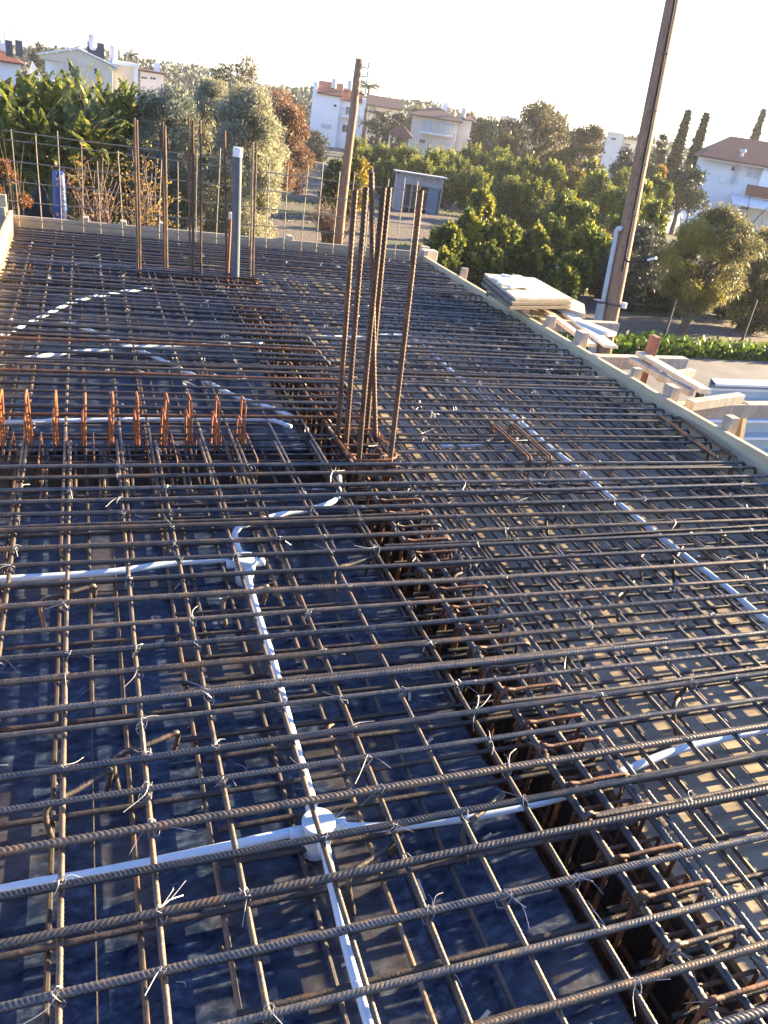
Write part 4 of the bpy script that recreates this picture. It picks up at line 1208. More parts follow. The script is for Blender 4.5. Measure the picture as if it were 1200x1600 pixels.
def palm(label, px, ytop, D, size, nf=16, th=None):
    tp = fwd(px, ytop, D); zb = gz(tp[0], tp[1]); L_ = size*D/FPX
    zc = tp[2]-L_*.25
    t = thing('palm_tree', label, 'palm', (tp[0], tp[1], zb))
    MB().tube([(tp[0], tp[1], zb-.2), (tp[0]+.1, tp[1], (zb+zc)/2), (tp[0], tp[1], zc)], [.3*L_*.3, .08*L_, .09*L_], 8).build('trunk', M['bark'], t)
    for k in range(nf):
        v, f = frond(k % 5, L_, .5+1.3*(k % 4)/3)
        me = npmesh('frond', v, f); me.materials.append(M['palm'])
        put('frond', me, (0,0,zc-zb), t, (random.uniform(-.15,.15), random.uniform(-.5,.35), 6.283*k/nf+random.uniform(-.2,.2)))
palm('palm with wide fronds above the roof behind the white house', 577, 128, 118, 26)
palm('bushy dark palm in the garden right of the white house', 592, 172, 88, 24)
palm('leafy palm right of the cream gabled house on the skyline', 205, 82, 85, 16)
palm('smaller palm left of the leafy skyline palm', 180, 78, 90, 11)
palm('short broad palm beside the red roofed gazebo', 572, 188, 86, 18)

# bananas
def banana_leaf(seed, L_, wd, droop):
    rg = np.random.default_rng(seed)
    n = 15
    u = np.linspace(0, 1, n)
    x = L_*(u*math.cos(.9-droop*.2)+.12*droop*u*u); z = L_*(1.05*u-droop*.75*u*u)
    V, F = [], []
    for i in range(n):
        hw = wd*math.sin(math.pi*min(.98, .06+.9*u[i]))**.6
        sag = .35*hw
        V += [(x[i], -hw, z[i]-sag+rg.normal()*.02), (x[i], 0, z[i]), (x[i], hw, z[i]-sag+rg.normal()*.02)]
    vv, ff = [], []
    for i in range(n-1):                   # tattered: each strip is its own flap
        for a, b in ((0,1),(1,2)):
            k = len(vv)
            q = [np.array(V[i*3+a]), np.array(V[i*3+b]), np.array(V[i*3+3+b]), np.array(V[i*3+3+a])]
            e = rg.normal(size=3)*.014
            if a == 0: q[0] = q[0]+e; q[3] = q[3]*.88+V[i*3+a]*np.array([.12]*3)+e*.7
            else: q[1] = q[1]+e; q[2] = q[2]*.88+np.array(V[i*3+b])*.12+e*.7
            vv += q; ff.append((k, k+1, k+2, k+3))
    return np.array(vv), np.array(ff)
BL = []
for k in range(8):
    v, f = banana_leaf(k, 1.0, .088, [.1,.25,.4,.7,1.0,.3,.55,1.3][k])
    me = npmesh('leaf', v, f); me.materials.append(M['banana']); BL.append(me)
tv_, tf_ = tube([(0,0,-.2),(0,0,.5),(.01,0,1.0)], [.16,.12,.06], 8)
BT = npmesh('trunk', tv_, tf_); BT.materials.append(M['weed'])
rows = []
for x in range(-30, 222, 19): rows.append((x+random.uniform(-7,7), 104+random.uniform(-8,14)+max(0,x)*.07, 19.5))
for x in range(-20, 215, 20): rows.append((x+random.uniform(-8,8), 126+random.uniform(-10,26), 17.5))
for x in range(-10, 185, 28): rows.append((x+random.uniform(-8,8), 172+random.uniform(-12,25), 15.5))
for (px, py, D) in rows:
    tp = fwd(px, py, D); zb = gz(tp[0], tp[1]); hh = tp[2]-zb
    t = thing('banana_plant', 'tattered banana plant in the dense stand behind the far left corner', 'banana plant', (tp[0], tp[1], zb), random.uniform(0,6.28), 'banana plants of the stand at the left')
    th_ = hh*.78
    put('trunk', BT, (0,0,0), t, (0,0,0), (1,1,th_))
    nf = 20
    for k in range(nf):
        L_ = random.uniform(.75,1.15)
        put('leaf', random.choice(BL), (0,0,hh*(random.uniform(.62,.80) if k < 11 else random.uniform(.3,.62))), t, (random.uniform(-.2,.2), random.uniform(-.25,.25), 6.283*k/nf+random.uniform(-.3,.3)), (L_, L_*random.uniform(.9,1.3), L_*random.uniform(.85,1.1)))

# bare twiggy bushes
def twig_bush(label, px, py, D, wpx, hpx, seed, n=70, leaves=None):
    b = fwd(px, py, D); zb = gz(b[0], b[1])
    rg = random.Random(seed)
    w, h_ = wpx*D/FPX/2, b[2]-zb
    t = thing('dry_bush', label, 'bush', (b[0], b[1], zb))
    mb = MB(); ends = []
    for k in range(n):
        a = rg.uniform(0, 6.28); q = rg.uniform(.2,1)*w
        e = np.array([math.cos(a)*q, math.sin(a)*q, h_*rg.uniform(.45,1)])
        s_ = np.array([rg.uniform(-.3,.3)*w, rg.uniform(-.3,.3)*w, 0])
        q_ = smooth_path([s_, s_*.4+e*.5+[rg.uniform(-.12,.12), rg.uniform(-.12,.12), .1*h_], e], 4)
        mb.tube(q_+np.array(t.location), np.linspace(.016,.005,len(q_)), 4, False)
        ends.append(e)
        for j in range(4):
            s2 = q_[rg.randrange(3, len(q_))]; e2 = s2+np.array([rg.uniform(-.35,.35), rg.uniform(-.35,.35), rg.uniform(-.2,.35)])
            mb.tube(np.array([s2, (s2+e2)/2+[0,0,.04], e2])+np.array(t.location), [.008,.006,.003], 3, False)
            ends.append(e2)
    mb.build('branches', M['twig'], t)
    if leaves:
        v, f = leaf_cloud(leaves[1], clumps(ends, [.12]*len(ends)), leaves[2], leaves[2]*.5, seed)
        link('foliage', v+np.array(t.location), f, M[leaves[0]], t)
twig_bush('bare reddish twiggy bush behind the mesh left of the olives', 150, 240, 12.5, 110, 90, 3, 34, ('rustleaf', 500, .05))
twig_bush('bare vine tangle with yellow leaves at the foot of the bluish olive', 225, 235, 13.5, 90, 90, 4, 30, ('yellowleaf', 700, .06))
twig_bush('dry reddish bush at the foot of the farther utility pole', 520, 318, 21.0, 80, 50, 5, 70, ('brownleaf', 300, .05))
twig_bush('dry grey bush on the bare field left of the farther pole', 470, 235, 33, 60, 40, 6, 50, None)
tree('rustbush', 'orange brown dried shrub at the far left corner of the slab', 'shrub', 'dried_shrub', 5, 212, 80, 9.6, M['rustleaf'], 50, 13000, .045, .025, .24, .0, .1, 1)
tree('lowbush', 'low green shrub against the far edge board near the left corner', 'shrub', 'low_shrub', 118, 318, 66, 9.6, M['weed'], 30, 6000, .06, .03, .3, .0, .1, 1)
tree('lowbush', 'low green shrub against the far edge board before the twiggy bush', 'shrub', 'low_shrub', 180, 326, 60, 9.8, M['weed'], 30, 6000, .06, .03, .3, .0, .1, 1)

# ground cover: field weeds, the lush verge, far tree belt
def cover(name, label, pts, hs, ll, lw, lm, seed, dens):
    rg = np.random.default_rng(seed)
    P = pts(rg, dens)
    d = rg.normal(size=(len(P),3))*[.6,.6,.3]+[0,0,.9]
    d /= np.linalg.norm(d, axis=1, keepdims=True)
    s = np.cross(d, rg.normal(size=(len(P),3))); s /= np.linalg.norm(s, axis=1, keepdims=True)
    L_ = ll*rg.uniform(.5,1.4,(len(P),1)); P = P.copy(); P[:, 2] += rg.uniform(0,1,len(P))**1.5*hs
    v = np.stack([P, P+d*L_*.5+s*lw/2, P+d*L_, P+d*L_*.5-s*lw/2], 1).reshape(-1,3)
    o = link(name, v, np.arange(len(v)).reshape(-1,4), lm)
    return tag(o, label, name.replace('_', ' '), kind='stuff')
def strip_pts(w0, w1, t0, t1):
    def fn(rg, n):
        t_ = rg.uniform(t0, t1, n); w_ = rg.uniform(w0, w1, n)
        p = ra[None, :]+dr[None, :]*t_[:, None]-nr[None, :]*w_[:, None]
        p[:, 2] = [gz(a, b) for a, b in p[:, :2]]
        return p
    return fn
cover('verge_weeds', 'lush green weeds along the far side of the road', strip_pts(.0, .75, -9, 14), .28, .12, .07, M['verge'], 11, 14000)
def field_pts(rg, n):
    x = rg.uniform(-14, 42, n*3); y = rg.uniform(9, 62, n*3)
    k = np.sin(x*.9+1.3*np.sin(y*.5))+np.sin(y*1.1-x*.35) > .35
    x, y = x[k][:n], y[k][:n]
    off = (x-ra[0])*nr[0]+(y-ra[1])*nr[1]
    k = ~((off > -.2) & (off < RW+.3))
    x, y = x[k], y[k]
    return np.stack([x, y, [gnd(a, b) for a, b in zip(x, y)]], 1)
cover('field_weeds', 'patchy low weeds over the bare orchard ground', field_pts, .04, .09, .03, M['weed'], 12, 40000)
def belt_pts(rg, n):
    a = rg.uniform(-1.2, 2.2, n); r = rg.uniform(135, 175, n)
    p = np.stack([np.sin(a)*r, np.cos(a)*r, np.full(n, -5.4)], 1)
    top_ = 6.0+.45*np.sin(a*23)+.35*np.sin(a*51+1)
    p[:, 2] += rg.uniform(0,1,n)**.8*top_
    return p
cover('far_tree_belt', 'far hazy belt of trees along the horizon behind the houses', belt_pts, .3, .55, .5, M['beltleaf'], 13, 110000)

# ------------------------------------------------------------------ poles, wires, fence posts
def upole(label, pb, pt, D, r0, r1, zb):
    b = fwd(*pb, D)
    d = ray(*pt); t_ = EYE+d*(math.hypot(b[0]-0, b[1])/math.hypot(d[0], d[1]))
    ax_ = (t_-b)/(t_[2]-b[2]); foot = b+ax_*(zb-b[2])
    t = thing('utility_pole', label, 'utility pole', foot)
    q = np.array([foot+(t_-foot)*u for u in np.linspace(0, 1, 9)])
    q[1:-1, :2] += RNG.normal(size=(7,2))*.008
    v, f = tube(q, np.linspace(r0, r1, 9), 18)
    link('pole', v, f, M['pole'], t, True)
    return t, foot, t_, ax_
pl, foot, ptop, ax_ = upole('tall leaning wooden utility pole rising out of the top of view', (952,505), (1068,-90), 13.6, .138, .095, -2.42)
def onpole(u, ang, off):
    p = foot+(ptop-foot)*u
    rr = .145+(.098-.145)*u
    return p+np.array([math.cos(ang), math.sin(ang), 0])*(rr+off)
va_ = math.atan2(-foot[1], -foot[0])       # side facing the viewer
cabl = [onpole(u, va_+.35, .012) for u in np.linspace(.28, 1, 14)]
v, f = tube(cabl, .017, 6); link('cable', v, f, M['blackplastic'], pl)
for u in (.42, .54, .66, .78, .9):
    MB().box(onpole(u, va_+.35, .02), (.07, .05, .02)).build('clip', M['metalpost'], pl)
for k in range(10):
    u = .34+.035*k
    MB().box(onpole(u, va_-.15, .001), (.022, .022, .022), None, .004).build('bolt', M['metalpost'], pl)
gpp = [onpole(u, va_-1.15, .05) for u in np.linspace(.02, .36, 10)]
gpp += [onpole(.372, va_-1.1, .06), onpole(.382, va_-.85, .05), onpole(.382, va_-.55, .03)]
v, f = tube(smooth_path(gpp, 3), .042, 10); link('cable_duct', v, f, M['tank'], pl, True)
MB().tube([onpole(.0, va_-1.1, .075), onpole(.19, va_-1.1, .075)], .075, 12).build('duct_guard', M['shed'], pl)
MB().tube([onpole(.245, va_, .0)*[1,1,1]+[0,0,0], onpole(.245, va_, .0)+[0,0,.001]], .01, 6).build('bolt', M['metalpost'], pl)
mb = MB(); c = foot+(ptop-foot)*.19
mb.tube([c+[0,0,-.015], c+[0,0,.015]], .155, 18); mb.box(c+np.array([math.cos(va_-1.3), math.sin(va_-1.3), 0])*.2, (.22,.22,.03)); mb.build('band', M['yellowleaf'] if False else M['metalpost'], pl)
MB().disc(onpole(.185, va_+1.35, .05), .045, .09, 12).build('meter_knob', M['whitecap'], pl)
MB().tube(smooth_path([onpole(.325, va_+.3, .02), onpole(.31, va_+.3, .16), onpole(.312, va_+.8, .22), onpole(.322, va_+1.0, .36)], 5), .014, 6).build('loose_cable', M['blackplastic'], pl)
MB().tube([onpole(.322, va_+1.0, .36), onpole(.332, va_+1.02, .50)], .02, 6).build('cable_end', M['whitecap'], pl)

p2, foot2, top2, _ = upole('farther leaning wooden utility pole with four insulators on top', (528,385), (562,92), 21.0, .12, .09, -2.45)
sdir = np.array([RT[0], RT[1], 0]); sdir /= np.linalg.norm(sdir)
for k in range(4):
    c = top2+(foot2-top2)*(.035+.042*k)
    MB().tube(smooth_path([c, c+sdir*.22+[0,0,-.01], c+sdir*.24+[0,0,.07]], 4), .014, 6).build('insulator_pin', M['metalpost'], p2)
    MB().tube([c+sdir*.24+[0,0,.02], c+sdir*.24+[0,0,.05], c+sdir*.24+[0,0,.08], c+sdir*.24+[0,0,.11]], [.03,.045,.035,.045], 10).build('insulator', M['whitecap'], p2)
# slim pole by the balcony house, and the service wire sagging to the red roofed house
q0 = fwd(757, 186, 84)
sp3 = thing('utility_pole', 'slim pale utility pole beside the balcony house', 'utility pole', (q0[0], q0[1], gz(q0[0], q0[1])))
MB().tube([(q0[0], q0[1], gz(q0[0], q0[1])), q0], [.14,.10], 8).build('pole', M['greywood'], sp3)
w1 = fwd(1095, 303, 52)
q = [q0+(w1-q0)*u+np.array([0,0,-1.1*4*u*(1-u)]) for u in np.linspace(0, 1, 24)]
v, f = tube(q, .022, 5); tag(link('service_wire', v, f, M['tank']), 'pale service wire sagging across the orchard behind the tall pole', 'overhead wire')
fp = thing('wire_fence', 'wire fence on thin dark posts along the road verge', 'fence', tuple(at(1035, 540, -2.3)))
posts = []
for (px, py, h_) in ((1035,536,.95),(1155,545,1.1),(1250,552,1.1),(945,528,.9)):
    b = at(px, py, -2.35); b[2] = gz(b[0], b[1]); posts.append((b, h_))
    MB().tube([b-[0,0,.2], b+[0,0,h_]], .024, 6).build('post', M['metalpost'], fp)
posts.sort(key=lambda a: a[0][0])
for zf in (.3, .6, .85):
    v, f = tube([b+[0,0,h_*zf] for b, h_ in posts], .005, 4); link('wire', v, f, M['metalpost'], fp)

# ------------------------------------------------------------------ houses
class House:
    """facade frame: local x to the right along the facade, y away from the viewer, z up"""
    def __init__(s, name, label, px, py, D, cat='house', turn=0.0):
        a = fwd(px, py, D)
        s.o = a
        az = math.atan2(a[0], a[1])
        s.rz = -az+turn
        s.ex = np.array([math.cos(s.rz), math.sin(s.rz), 0]); s.ey = np.array([-math.sin(s.rz), math.cos(s.rz), 0])
        s.zb = gz(a[0], a[1])-.1
        s.t = thing(name, label, cat, (a[0], a[1], s.zb), s.rz)
    def loc(s, x, y):                      # pixel -> facade coordinates (x, z)
        d = ray(x, y)
        k = ((s.o-EYE)@s.ey)/(d@s.ey)
        q = EYE+d*k-s.o
        return q@s.ex, q[2]+s.o[2]
    def P(s, x, y, z):
        return s.o*[1,1,0]+s.ex*x+s.ey*y+np.array([0,0,z])
    def box(s, name, x0, x1, y0, y1, z0, z1, m_, parent=None, bev=0.0):
        rot = np.stack([s.ex, s.ey, [0,0,1]], 1)
        c = s.P((x0+x1)/2, (y0+y1)/2, (z0+z1)/2)
        return MB().box(c, (x1-x0, y1-y0, z1-z0), rot, bev).build(name, m_, parent or s.t)
    def prism(s, name, pts, x0, x1, m_):   # profile in (y, z), extruded along x
        n = len(pts)
        v = [s.P(x0, y, z) for y, z in pts]+[s.P(x1, y, z) for y, z in pts]
        f = [tuple(range(n))[::-1], tuple(range(n, 2*n))]+[(i, (i+1) % n, n+(i+1) % n, n+i) for i in range(n)]
        return MB().add(v, f).build(name, m_, s.t)
    def prismx(s, name, pts, y0, y1, m_):  # profile in (x, z), extruded along y
        n = len(pts)
        v = [s.P(x, y0, z) for x, z in pts]+[s.P(x, y1, z) for x, z in pts]
        f = [tuple(range(n)), tuple(range(n, 2*n))[::-1]]+[((i+1) % n, i, n+i, n+(i+1) % n) for i in range(n)]
        return MB().add(v, f).build(name, m_, s.t)
    def hip(s, name, x0, x1, y0, y1, z0, z1, m_, inset=None):
        i = inset if inset is not None else (y1-y0)/2
        v = [s.P(x0,y0,z0), s.P(x1,y0,z0), s.P(x1,y1,z0), s.P(x0,y1,z0), s.P(x0+i,(y0+y1)/2,z1), s.P(x1-i,(y0+y1)/2,z1)]
        lo = [p-np.array([0,0,.14]) for p in v[:4]]
        f = [(0,1,5,4),(1,2,5),(2,3,4,5),(3,0,4),(6,7,1,0),(7,8,2,1),(8,9,3,2),(9,6,0,3),(9,8,7,6)]
        return MB().add(v+lo, f).build(name, m_, s.t)
    def window(s, pa, pb, m_='glass', y=0.0, bars=1):
        (x0, za), (x1, zb_) = s.loc(*pa), s.loc(*pb)
        x0, x1 = min(x0, x1), max(x0, x1); z0, z1 = min(za, zb_), max(za, zb_)
        rot = np.stack([s.ex, s.ey, [0,0,1]], 1)
        mb = MB(); t_ = .045
        for (a, b, c, d_) in ((x0,x1,z1-t_,z1),(x0,x1,z0,z0+t_),(x0,x0+t_,z0+t_,z1-t_),(x1-t_,x1,z0+t_,z1-t_)):
            mb.box(s.P((a+b)/2, y-.03, (c+d_)/2), (b-a, .10, d_-c), rot)
        for k in range(bars):
            xx = x0+(x1-x0)*(k+1)/(bars+1)
            mb.box(s.P(xx, y-.03, (z0+z1)/2), (.035, .09, z1-z0-2*t_-.004), rot)
        w = mb.build('window', M['frame'], s.t)
        MB().box(s.P((x0+x1)/2, y-.01, (z0+z1)/2), (x1-x0-.06, .04, z1-z0-.06), rot).build('pane', M[m_], w)
    def balcony(s, pa, pb, y0=-1.0, y1=0.0, n=14):
        (x0, za), (x1, zb_) = s.loc(*pa), s.loc(*pb)
        z0, z1 = min(za, zb_), max(za, zb_)
        s.box('balcony', x0, x1, y0, y1-.01, z0-.18, z0, M['plaster'])
        rot = np.stack([s.ex, s.ey, [0,0,1]], 1)
        mb = MB()
        mb.box(s.P((x0+x1)/2, y0+.04, z1), (x1-x0, .06, .06), rot)
        for k in range(n+1):
            mb.box(s.P(x0+(x1-x0)*k/n, y0+.04, (z0+z1)/2-.02), (.045, .04, z1-z0-.04), rot)
        mb.build('railing', M['rail'], s.t)
    def heater(s, px, py, D=None):         # drum tank on a stand beside a slanted collector
        x, z = s.loc(px, py)
        c = s.P(x, 1.5, z)
        MB().tube([c+[0,0,-1.3], c+[0,0,-.35]], .05, 6).build('tank_stand', M['metalpost'], s.t)
        MB().tube([c+[0,0,-.55], c+[0,0,-.5], c+[0,0,.45], c+[0,0,.5]], [.2,.3,.3,.2], 14).build('water_tank', M['tank'], s.t)
    def collector(s, px, py, w=1.6):
        x, z = s.loc(px, py)
        v = [s.P(x-w/2,.8,z-.6), s.P(x+w/2,.8,z-.6), s.P(x+w/2,1.7,z+.5), s.P(x-w/2,1.7,z+.5)]
        lo = [p-np.array([0,0,.09]) for p in v]
        MB().add(v+lo, [(0,1,2,3),(7,6,5,4),(4,5,1,0),(5,6,2,1),(6,7,3,2),(7,4,0,3)]).build('solar_panel', M['panel'], s.t)

# cream gabled house, left
h = House('gabled_house', 'cream house with a low white gable and solar heater at the left', 140, 130, 60)
x0, zl = h.loc(70, 92); x1, zr = h.loc(176, 105); xm, zm = h.loc(122, 83)
h.box('wall', x0, x1, 0, 8, h.zb, zl-.02, M['plaster'])
h.prismx('gable', [(x0-.25, zl), (x1+.25, zl-.05), (x1+.25, zl+.12), (xm, zm+.22), (x0-.25, zl+.2)], -.35, 8.2, M['cream'])
xa, _ = h.loc(90, 100)
h.box('bay_wall', xa, x1-.03, -.30, -.003, h.zb, zl-.03, M['cream'])
h.prismx('roof', [(x0-.5, zl+.20), (xm, zm+.25), (x1+.4, zl+.13), (x1+.4, zl+.24), (xm, zm+.38), (x0-.5, zl+.31)], -.5, 8.4, M['plaster'])
xb, zt_ = h.loc(210, 103)
h.box('side_wing', x1+.003, xb, .6, 7, h.zb, zt_-.1, M['cream'])
h.box('wing_roof', x1+.003, xb+.25, .4, 7.2, zt_-.1, zt_+.14, M['plaster'])
h.box('wing_wall', xb-.01, xb+.3, .55, 1.2, h.zb, zt_-.12, M['plaster'])
h.window((106,100),(118,113), y=-.30); h.window((146,105),(158,118), y=-.30)
h.heater(145, 66); h.collector(150, 78, 1.2)
h.heater(178, 84)

h = House('white_house', 'white house with a dark red roof at the far left edge', 20, 110, 66)
x0, z0_ = h.loc(-30, 92); x1, z1_ = h.loc(32, 95)
h.box('wall', x0, x1, 0, 6, h.zb, z0_, M['plaster'])
h.hip('roof', x0-.3, x1+.2, -.4, 6.3, z0_+.14, z0_+.8, M['tile'], 2)
x2, z2_ = h.loc(18, 78); x3, _ = h.loc(36, 80)
h.box('upper_wall', x0+.5, x2, 3, 6.0, z0_, z2_+.4, M['plaster'])
for k in range(4):
    xx = x0+1+k*.9
    MB().beam(h.P(xx, 3.2, z2_+.4), h.P(xx, 3.2, z2_+1.6), .1, .1, (0,1,0)).build('pergola_post', M['frame'], h.t)
    if k % 2: h.collector(6+k*8, 74, .55)
h.prismx('stair_gable', [(x1+.1, z0_-1.5), (x1+2.2, z0_-1.5), (x1+1.0, z0_+.3)], .5, 4, M['plaster'])

h = House('grey_house', 'small grey house with dark windows behind the olive trees', 237, 128, 72)
x0, z0_ = h.loc(219, 112); x1, z1_ = h.loc(256, 117)
h.box('wall', x0, x1, 0, 6, h.zb, z1_, M['pinkish'])
h.box('roof', x0-.2, x1+.2, -.3, 6.2, z1_+.003, z1_+.16, M['browntile'])
h.window((220,118),(230,125)); h.window((234,119),(244,126))
h.box('chimney', x0+1.2, x0+1.7, 2, 2.5, z1_+.16, z1_+.9, M['plaster'])

# white two-storey house
h = House('white_villa', 'white two storey house with red tiled roof right behind the farther pole', 530, 205, 97)
x0, zt_ = h.loc(489, 142); x1, _ = h.loc(572, 152); xm, _ = h.loc(532, 150)
h.box('wall', x0, xm-.004, 0, 8, h.zb, zt_-.2, M['plaster'])
h.box('wall', xm, x1, .7, 8, h.zb, zt_-.5, M['plaster'])
h.prism('roof', [(-.4, zt_-.2), (-.4, zt_-.05), (3.5, zt_+1.25), (8.2, zt_-.05), (8.2, zt_-.2)], x0+.55, xm+.2, M['tile'])
h.prism('roof', [(.3, zt_-.5), (.3, zt_-.35), (4, zt_+.85), (8.2, zt_-.35), (8.2, zt_-.5)], xm+.25, x1-.4, M['tile'])
_, zp = h.loc(493, 128)
h.box('parapet', x0, x0+.5, -.1, 8.1, zt_-.6, zp, M['plaster'])
h.box('parapet', x1-.4, x1+.1, .6, 8.1, zt_-.9, zp-.9, M['plaster'])
h.window((502,192),(518,203), 'curtain', 0); h.window((521,162),(526,168), 'glass', 0, 0)
h.window((535,194),(545,208), 'glass', .7); h.window((541,166),(547,180), 'glass', .7)
h.balcony((533,180),(562,173), -.2, .69, 12)
h.heater(522, 130); h.heater(547, 133)
MB().tube([h.P(xm+1.0, 3, zt_+.6), h.P(xm+1.0, 3, zt_+.75)], .3, 12).build('tank_saddle', M['tile'], h.t)

h = House('beige_house', 'beige house with brown roof half hidden behind palms', 603, 190, 112)
x0, zt_ = h.loc(575, 165); x1, _ = h.loc(632, 172)
h.box('wall', x0, x1, 0, 8, h.zb, zt_, M['cream'])
h.prism('roof', [(-.5, zt_+.003), (-.5, zt_+.2), (3.8, zt_+1.4), (8.4, zt_+.2), (8.4, zt_+.003)], x0-.4, x1-.3, M['browntile'])
h.window((590,176),(598,184)); h.window((612,178),(620,186))

h = House('gazebo', 'open gazebo with a red tiled hip roof before the balcony house', 625, 225, 84, 'gazebo')
x0, zt_ = h.loc(606, 208); x1, _ = h.loc(645, 212)
h.hip('roof', x0, x1, -.3, 3, zt_, zt_+1.0, M['tile'], 1.2)
for xx in (x0+.25, x1-.25):
    for yy in (0, 2.7):
        h.box('post', xx-.09, xx+.09, yy-.09, yy+.09, h.zb, zt_-.15, M['beige'])

# house with the balcony
h = House('balcony_house', 'beige two storey house with a long balcony and brown roof', 690, 235, 98)
x0, zt_ = h.loc(645, 180); x1, _ = h.loc(717, 186)
h.box('wall', x0, x1, 0, 8, h.zb, zt_, M['beige'])
h.hip('roof', x0-.6, x1+.5, -1.0, 8.5, zt_+.15, zt_+1.3, M['browntile'], 3)
xb, zw = h.loc(738, 190)
h.box('wing_wall', x1+.003, xb, 1.2, 8, h.zb, zw, M['beige'])
h.hip('wing_roof', x1+.55, xb+.4, .8, 8.4, zw+.14, zw+.8, M['browntile'], 1)
h.window((659,185),(675,207), 'curtain', 0, 3); h.window((690,187),(707,210), 'curtain', 0, 3)
h.balcony((655,204),(711,195), -1.1, 0, 18)
for px in (657, 711):
    xx, _ = h.loc(px, 200); h.box('column', xx-.14, xx+.14, -1.05, -.8, h.zb, h.loc(px, 204)[1]-.19, M['beige'])
h.window((654,216),(664,225), 'glass', 0); h.window((688,219),(704,230), 'curtain', 0, 2)
_, zcp = h.loc(745, 222); xc, _ = h.loc(768, 224)
h.box('carport_roof', xb+.003, xc, -.5, 4, zcp, zcp+.2, M['plaster'])
for xx in (xb+.4, xc-.3): h.box('carport_post', xx-.08, xx+.08, -.3, -.14, h.zb, zcp, M['plaster'])
h.box('chimney', x1-2.2, x1-1.6, 3, 3.6, zt_+.6, zt_+1.9, M['plaster'])
h.heater(725, 176)

# little houses on the skyline
for nm, lab, pa, pb, D, mt_, rf in (('cream_house','small cream house on the skyline left of the very large tree',(782,182),(808,200),115,'pinkish','plaster'),
                                    ('skyline_house','pale flat roofed house on the skyline left of the tall wooden pole',(950,207),(976,226),108,'pinkish','plaster'),
                                    ('skyline_house','low pale house on the skyline just behind the tall wooden pole',(972,216),(1005,232),112,'cream','browntile')):
    h = House(nm, lab, (pa[0]+pb[0])/2, pb[1], D)
    x0, z1_ = h.loc(*pa); x1, _ = h.loc(pb[0], pa[1]+3)
    h.box('wall', x0, x1, 0, 5, h.zb, z1_, M[mt_]); h.box('roof', x0-.2, x1+.2, -.3, 5.2, z1_+.003, z1_+.2, M[rf])
    h.window((pa[0]+5, pa[1]+7), (pa[0]+12, pa[1]+13))

# red roofed house at the right edge
h = House('red_roofed_house', 'white house with a red hip roof, flue pipe and carport at the right edge', 1150, 320, 56, turn=.12)
x0, zt_ = h.loc(1101, 247); x1, _ = h.loc(1290, 270)
xc, _ = h.loc(1192, 260)
h.box('wall', x0, xc-.004, 0, 8, h.zb, zt_, M['plaster'])
h.box('wall', xc, x1, -.8, 8, h.zb, zt_-.05, M['plaster'])
_, zr = h.loc(1145, 223)
h.hip('roof', x0-.4, x1+.5, -1.2, 8.6, zt_+.17, zr+.45, M['tile'], 2.0)
h.box('fascia', x0-.38, x1, -1.17, -1.10, zt_-.02, zt_+.02, M['frame'])
h.window((1143,259),(1154,269)); h.window((1168,262),(1187,281), 'curtain')
xa, za = h.loc(1125, 275); xb, zb_ = h.loc(1133, 283)
h.box('air_conditioner', xa, xb, -.3, -.003, zb_-.1, za, M['frame'])
xf, zf1 = h.loc(1163, 236); _, zf0 = h.loc(1157, 290)
MB().tube([h.P(xf-.1, -.15, zf0), h.P(xf-.1, -.15, zf1-.1)], .11, 10).build('flue_pipe', M['tank'], h.t)
MB().tube([h.P(xf-.1, -.15, zf1-.1), h.P(xf-.1, -.15, zf1-.06), h.P(xf-.1, -.15, zf1+.1)], [.11,.22,.20], 10).build('flue_cap', M['tank'], h.t)
xk, zk = h.loc(1140, 306)
h.prism('carport_roof', [(-3.2, zk-.35), (-3.2, zk-.22), (-.01, zk+.25), (-.01, zk+.12)], xk, x1, M['plaster'])
h.prism('red_canopy', [(-1.2, zk+.25), (-1.2, zk+.36), (-.82, zk+.95), (-.82, zk+.80)], xk+.8, xk+3, M['tile'])
for k in range(3):
    xx = xk+.3+k*2.4
    h.box('carport_post', xx-.1, xx+.1, -3.1, -2.9, h.zb, zk-.36, M['plaster'])
h.window((1158,318),(1172,330), 'glass')
h.box('boundary_wall', x0-1.0, x0-.7, -3, 1, h.zb, h.zb+2.6, M['plaster'])
MB().beam(h.P(x0-.2, -.5, zk-1.3), h.P(x0+1.0, -.5, zk-1.3), .1, .9, (0,0,1)).build('red_gate', M['tile'], h.t)

# white garden wall left of it
wa, wb = fwd(1012, 312, 46), fwd(1095, 338, 50)
t = thing('garden_wall', 'white garden wall with a stepped coping below the dark round tree', 'wall', (wa[0], wa[1], gz(wa[0], wa[1])))
wb[2] = wa[2]
zb_ = gz(wa[0], wa[1])-.6
MB().beam((wa[0], wa[1], (zb_+wa[2])/2), (wb[0], wb[1], (zb_+wa[2])/2), .22, wa[2]-zb_).build('wall', M['whitewall'], t)
for k in range(9):
    q = wa+(wb-wa)*(k+.5)/9
    MB().box((q[0], q[1], wa[2]+.14), (.36,.30,.26), None, .02).build('coping_block', M['whitewall'], t)
q = fwd(1085, 300, 50)
MB().box((q[0], q[1], (zb_+q[2])/2), (.4,.4,q[2]-zb_), None, .02).build('gate_pier', M['whitewall'], t)

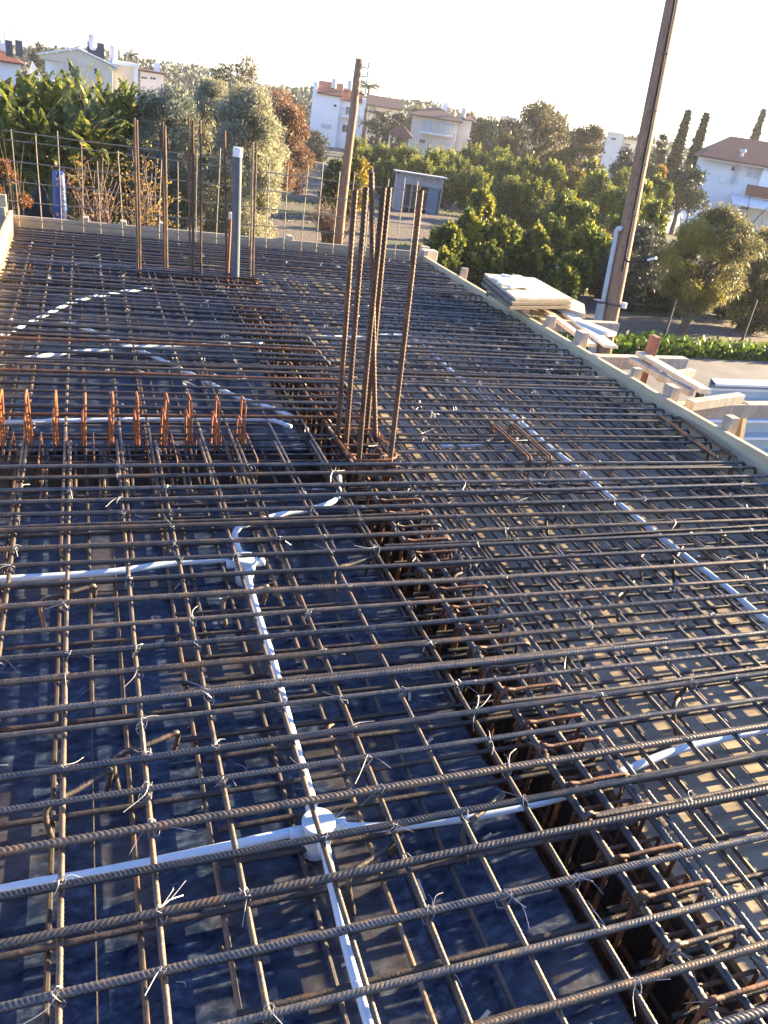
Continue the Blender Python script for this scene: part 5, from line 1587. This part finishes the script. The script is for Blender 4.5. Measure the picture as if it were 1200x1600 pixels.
# shed in the orchard
h = House('shed', 'small grey tin shed with a sloping roof in the orchard', 655, 305, 34, 'shed', turn=.08)
x0, zl = h.loc(622, 268); x1, zr_ = h.loc(694, 281)
zl = max(zl, zr_)
h.box('back_wall', x0, x1, 1.6, 1.65, h.zb, zr_-.1, M['shed'])
h.box('side_wall', x0, x0+.05, 0, 1.6, h.zb, zr_-.05, M['shed'])
h.box('side_wall', x1-.05, x1, 0, 1.6, h.zb, zr_-.05, M['shed'])
h.prism('roof', [(-.3, zr_+.05), (-.3, zr_+.1), (1.9, zr_-.02), (1.9, zr_-.07)], x0-.12, x1+.15, M['shed'])
xm1, zm1 = h.loc(645, 287); xm2, _ = h.loc(683, 300)
h.box('front_panel', x0+.055, x1-.055, 0, .04, zm1-.05, zr_+.02, M['shed'])
h.box('door_panel', x0+(x1-x0)*.70, x0+(x1-x0)*.94, 0, .04, h.zb, zm1-.06, M['bluedoor'])
h.box('front_panel', x0+.055, x0+(x1-x0)*.22, 0, .04, h.zb, zm1-.06, M['shed'])
for u in (.35,.52):
    h.box('post', x0+(x1-x0)*u-.03, x0+(x1-x0)*u+.03, 0, .05, h.zb, zm1-.06, M['greywood'])

# barrel and a dark heap added for the deep shade under the bananas
b = fwd(92, 285, 13.0); zb_ = gz(b[0], b[1])
t = thing('blue_barrel', 'tall blue plastic barrel under the banana plants behind the mesh', 'barrel', (b[0], b[1], zb_))
zt_ = fwd(90, 265, 13.0)[2]
prof = [(.0,.15),(.02,.17),(.3,.18),(.32,.19),(.36,.19),(.38,.18),(.66,.18),(.68,.19),(.72,.19),(.74,.18),(.97,.165),(1.0,.14)]
MB().tube([(b[0], b[1], zb_+(zt_-zb_)*u) for u, r in prof], [r*.58 for u, r in prof], 20).build('body', M['blue'], t, True)
MB().disc((b[0]+.06, b[1], zt_), .04, .03, 10).build('bung', M['blackplastic'], t)
b = fwd(55, 285, 13.4); zb_ = gz(b[0], b[1]); zt_ = fwd(50, 300, 13.4)[2]
gx, gy = np.meshgrid(np.linspace(-1,1,18), np.linspace(-1,1,18))
hz_ = (zt_-zb_)*np.clip(1-np.maximum(abs(gx), abs(gy))**3, 0, 1)*(1+.12*np.sin(gx*7+gy*3))
v = np.stack([b[0]+gx*.42, b[1]+gy*.42, zb_+hz_], -1).reshape(-1,3)
i = (np.arange(17)[:, None]*18+np.arange(17)[None, :]).ravel()
tag(link('shade_heap', v, np.stack([i, i+1, i+19, i+18], 1), M['blackplastic'], None, True), 'dark heap standing in for the deep shade left of the blue barrel', 'shade heap')

# ------------------------------------------------------------------ thin evening haze
hz = MB().box((0, 0, 3.9), (1840, 1840, 21.0)).build('haze', M['soil'])
hz['kind'] = 'stuff'
hz['label'], hz['category'] = 'thin pale air over the orchard and houses', 'haze'
hm = bpy.data.materials.new('haze_air'); hm.use_nodes = True
hn = hm.node_tree.nodes; hn.remove(hn['Principled BSDF'])
pv = hn.new('ShaderNodeVolumePrincipled')
pv.inputs['Color'].default_value = (.93, .96, 1, 1)
pv.inputs['Density'].default_value = .0004
pv.inputs['Anisotropy'].default_value = .35
hm.node_tree.links.new(pv.outputs[0], hn['Material Output'].inputs['Volume'])
hz.data.materials.clear(); hz.data.materials.append(hm)
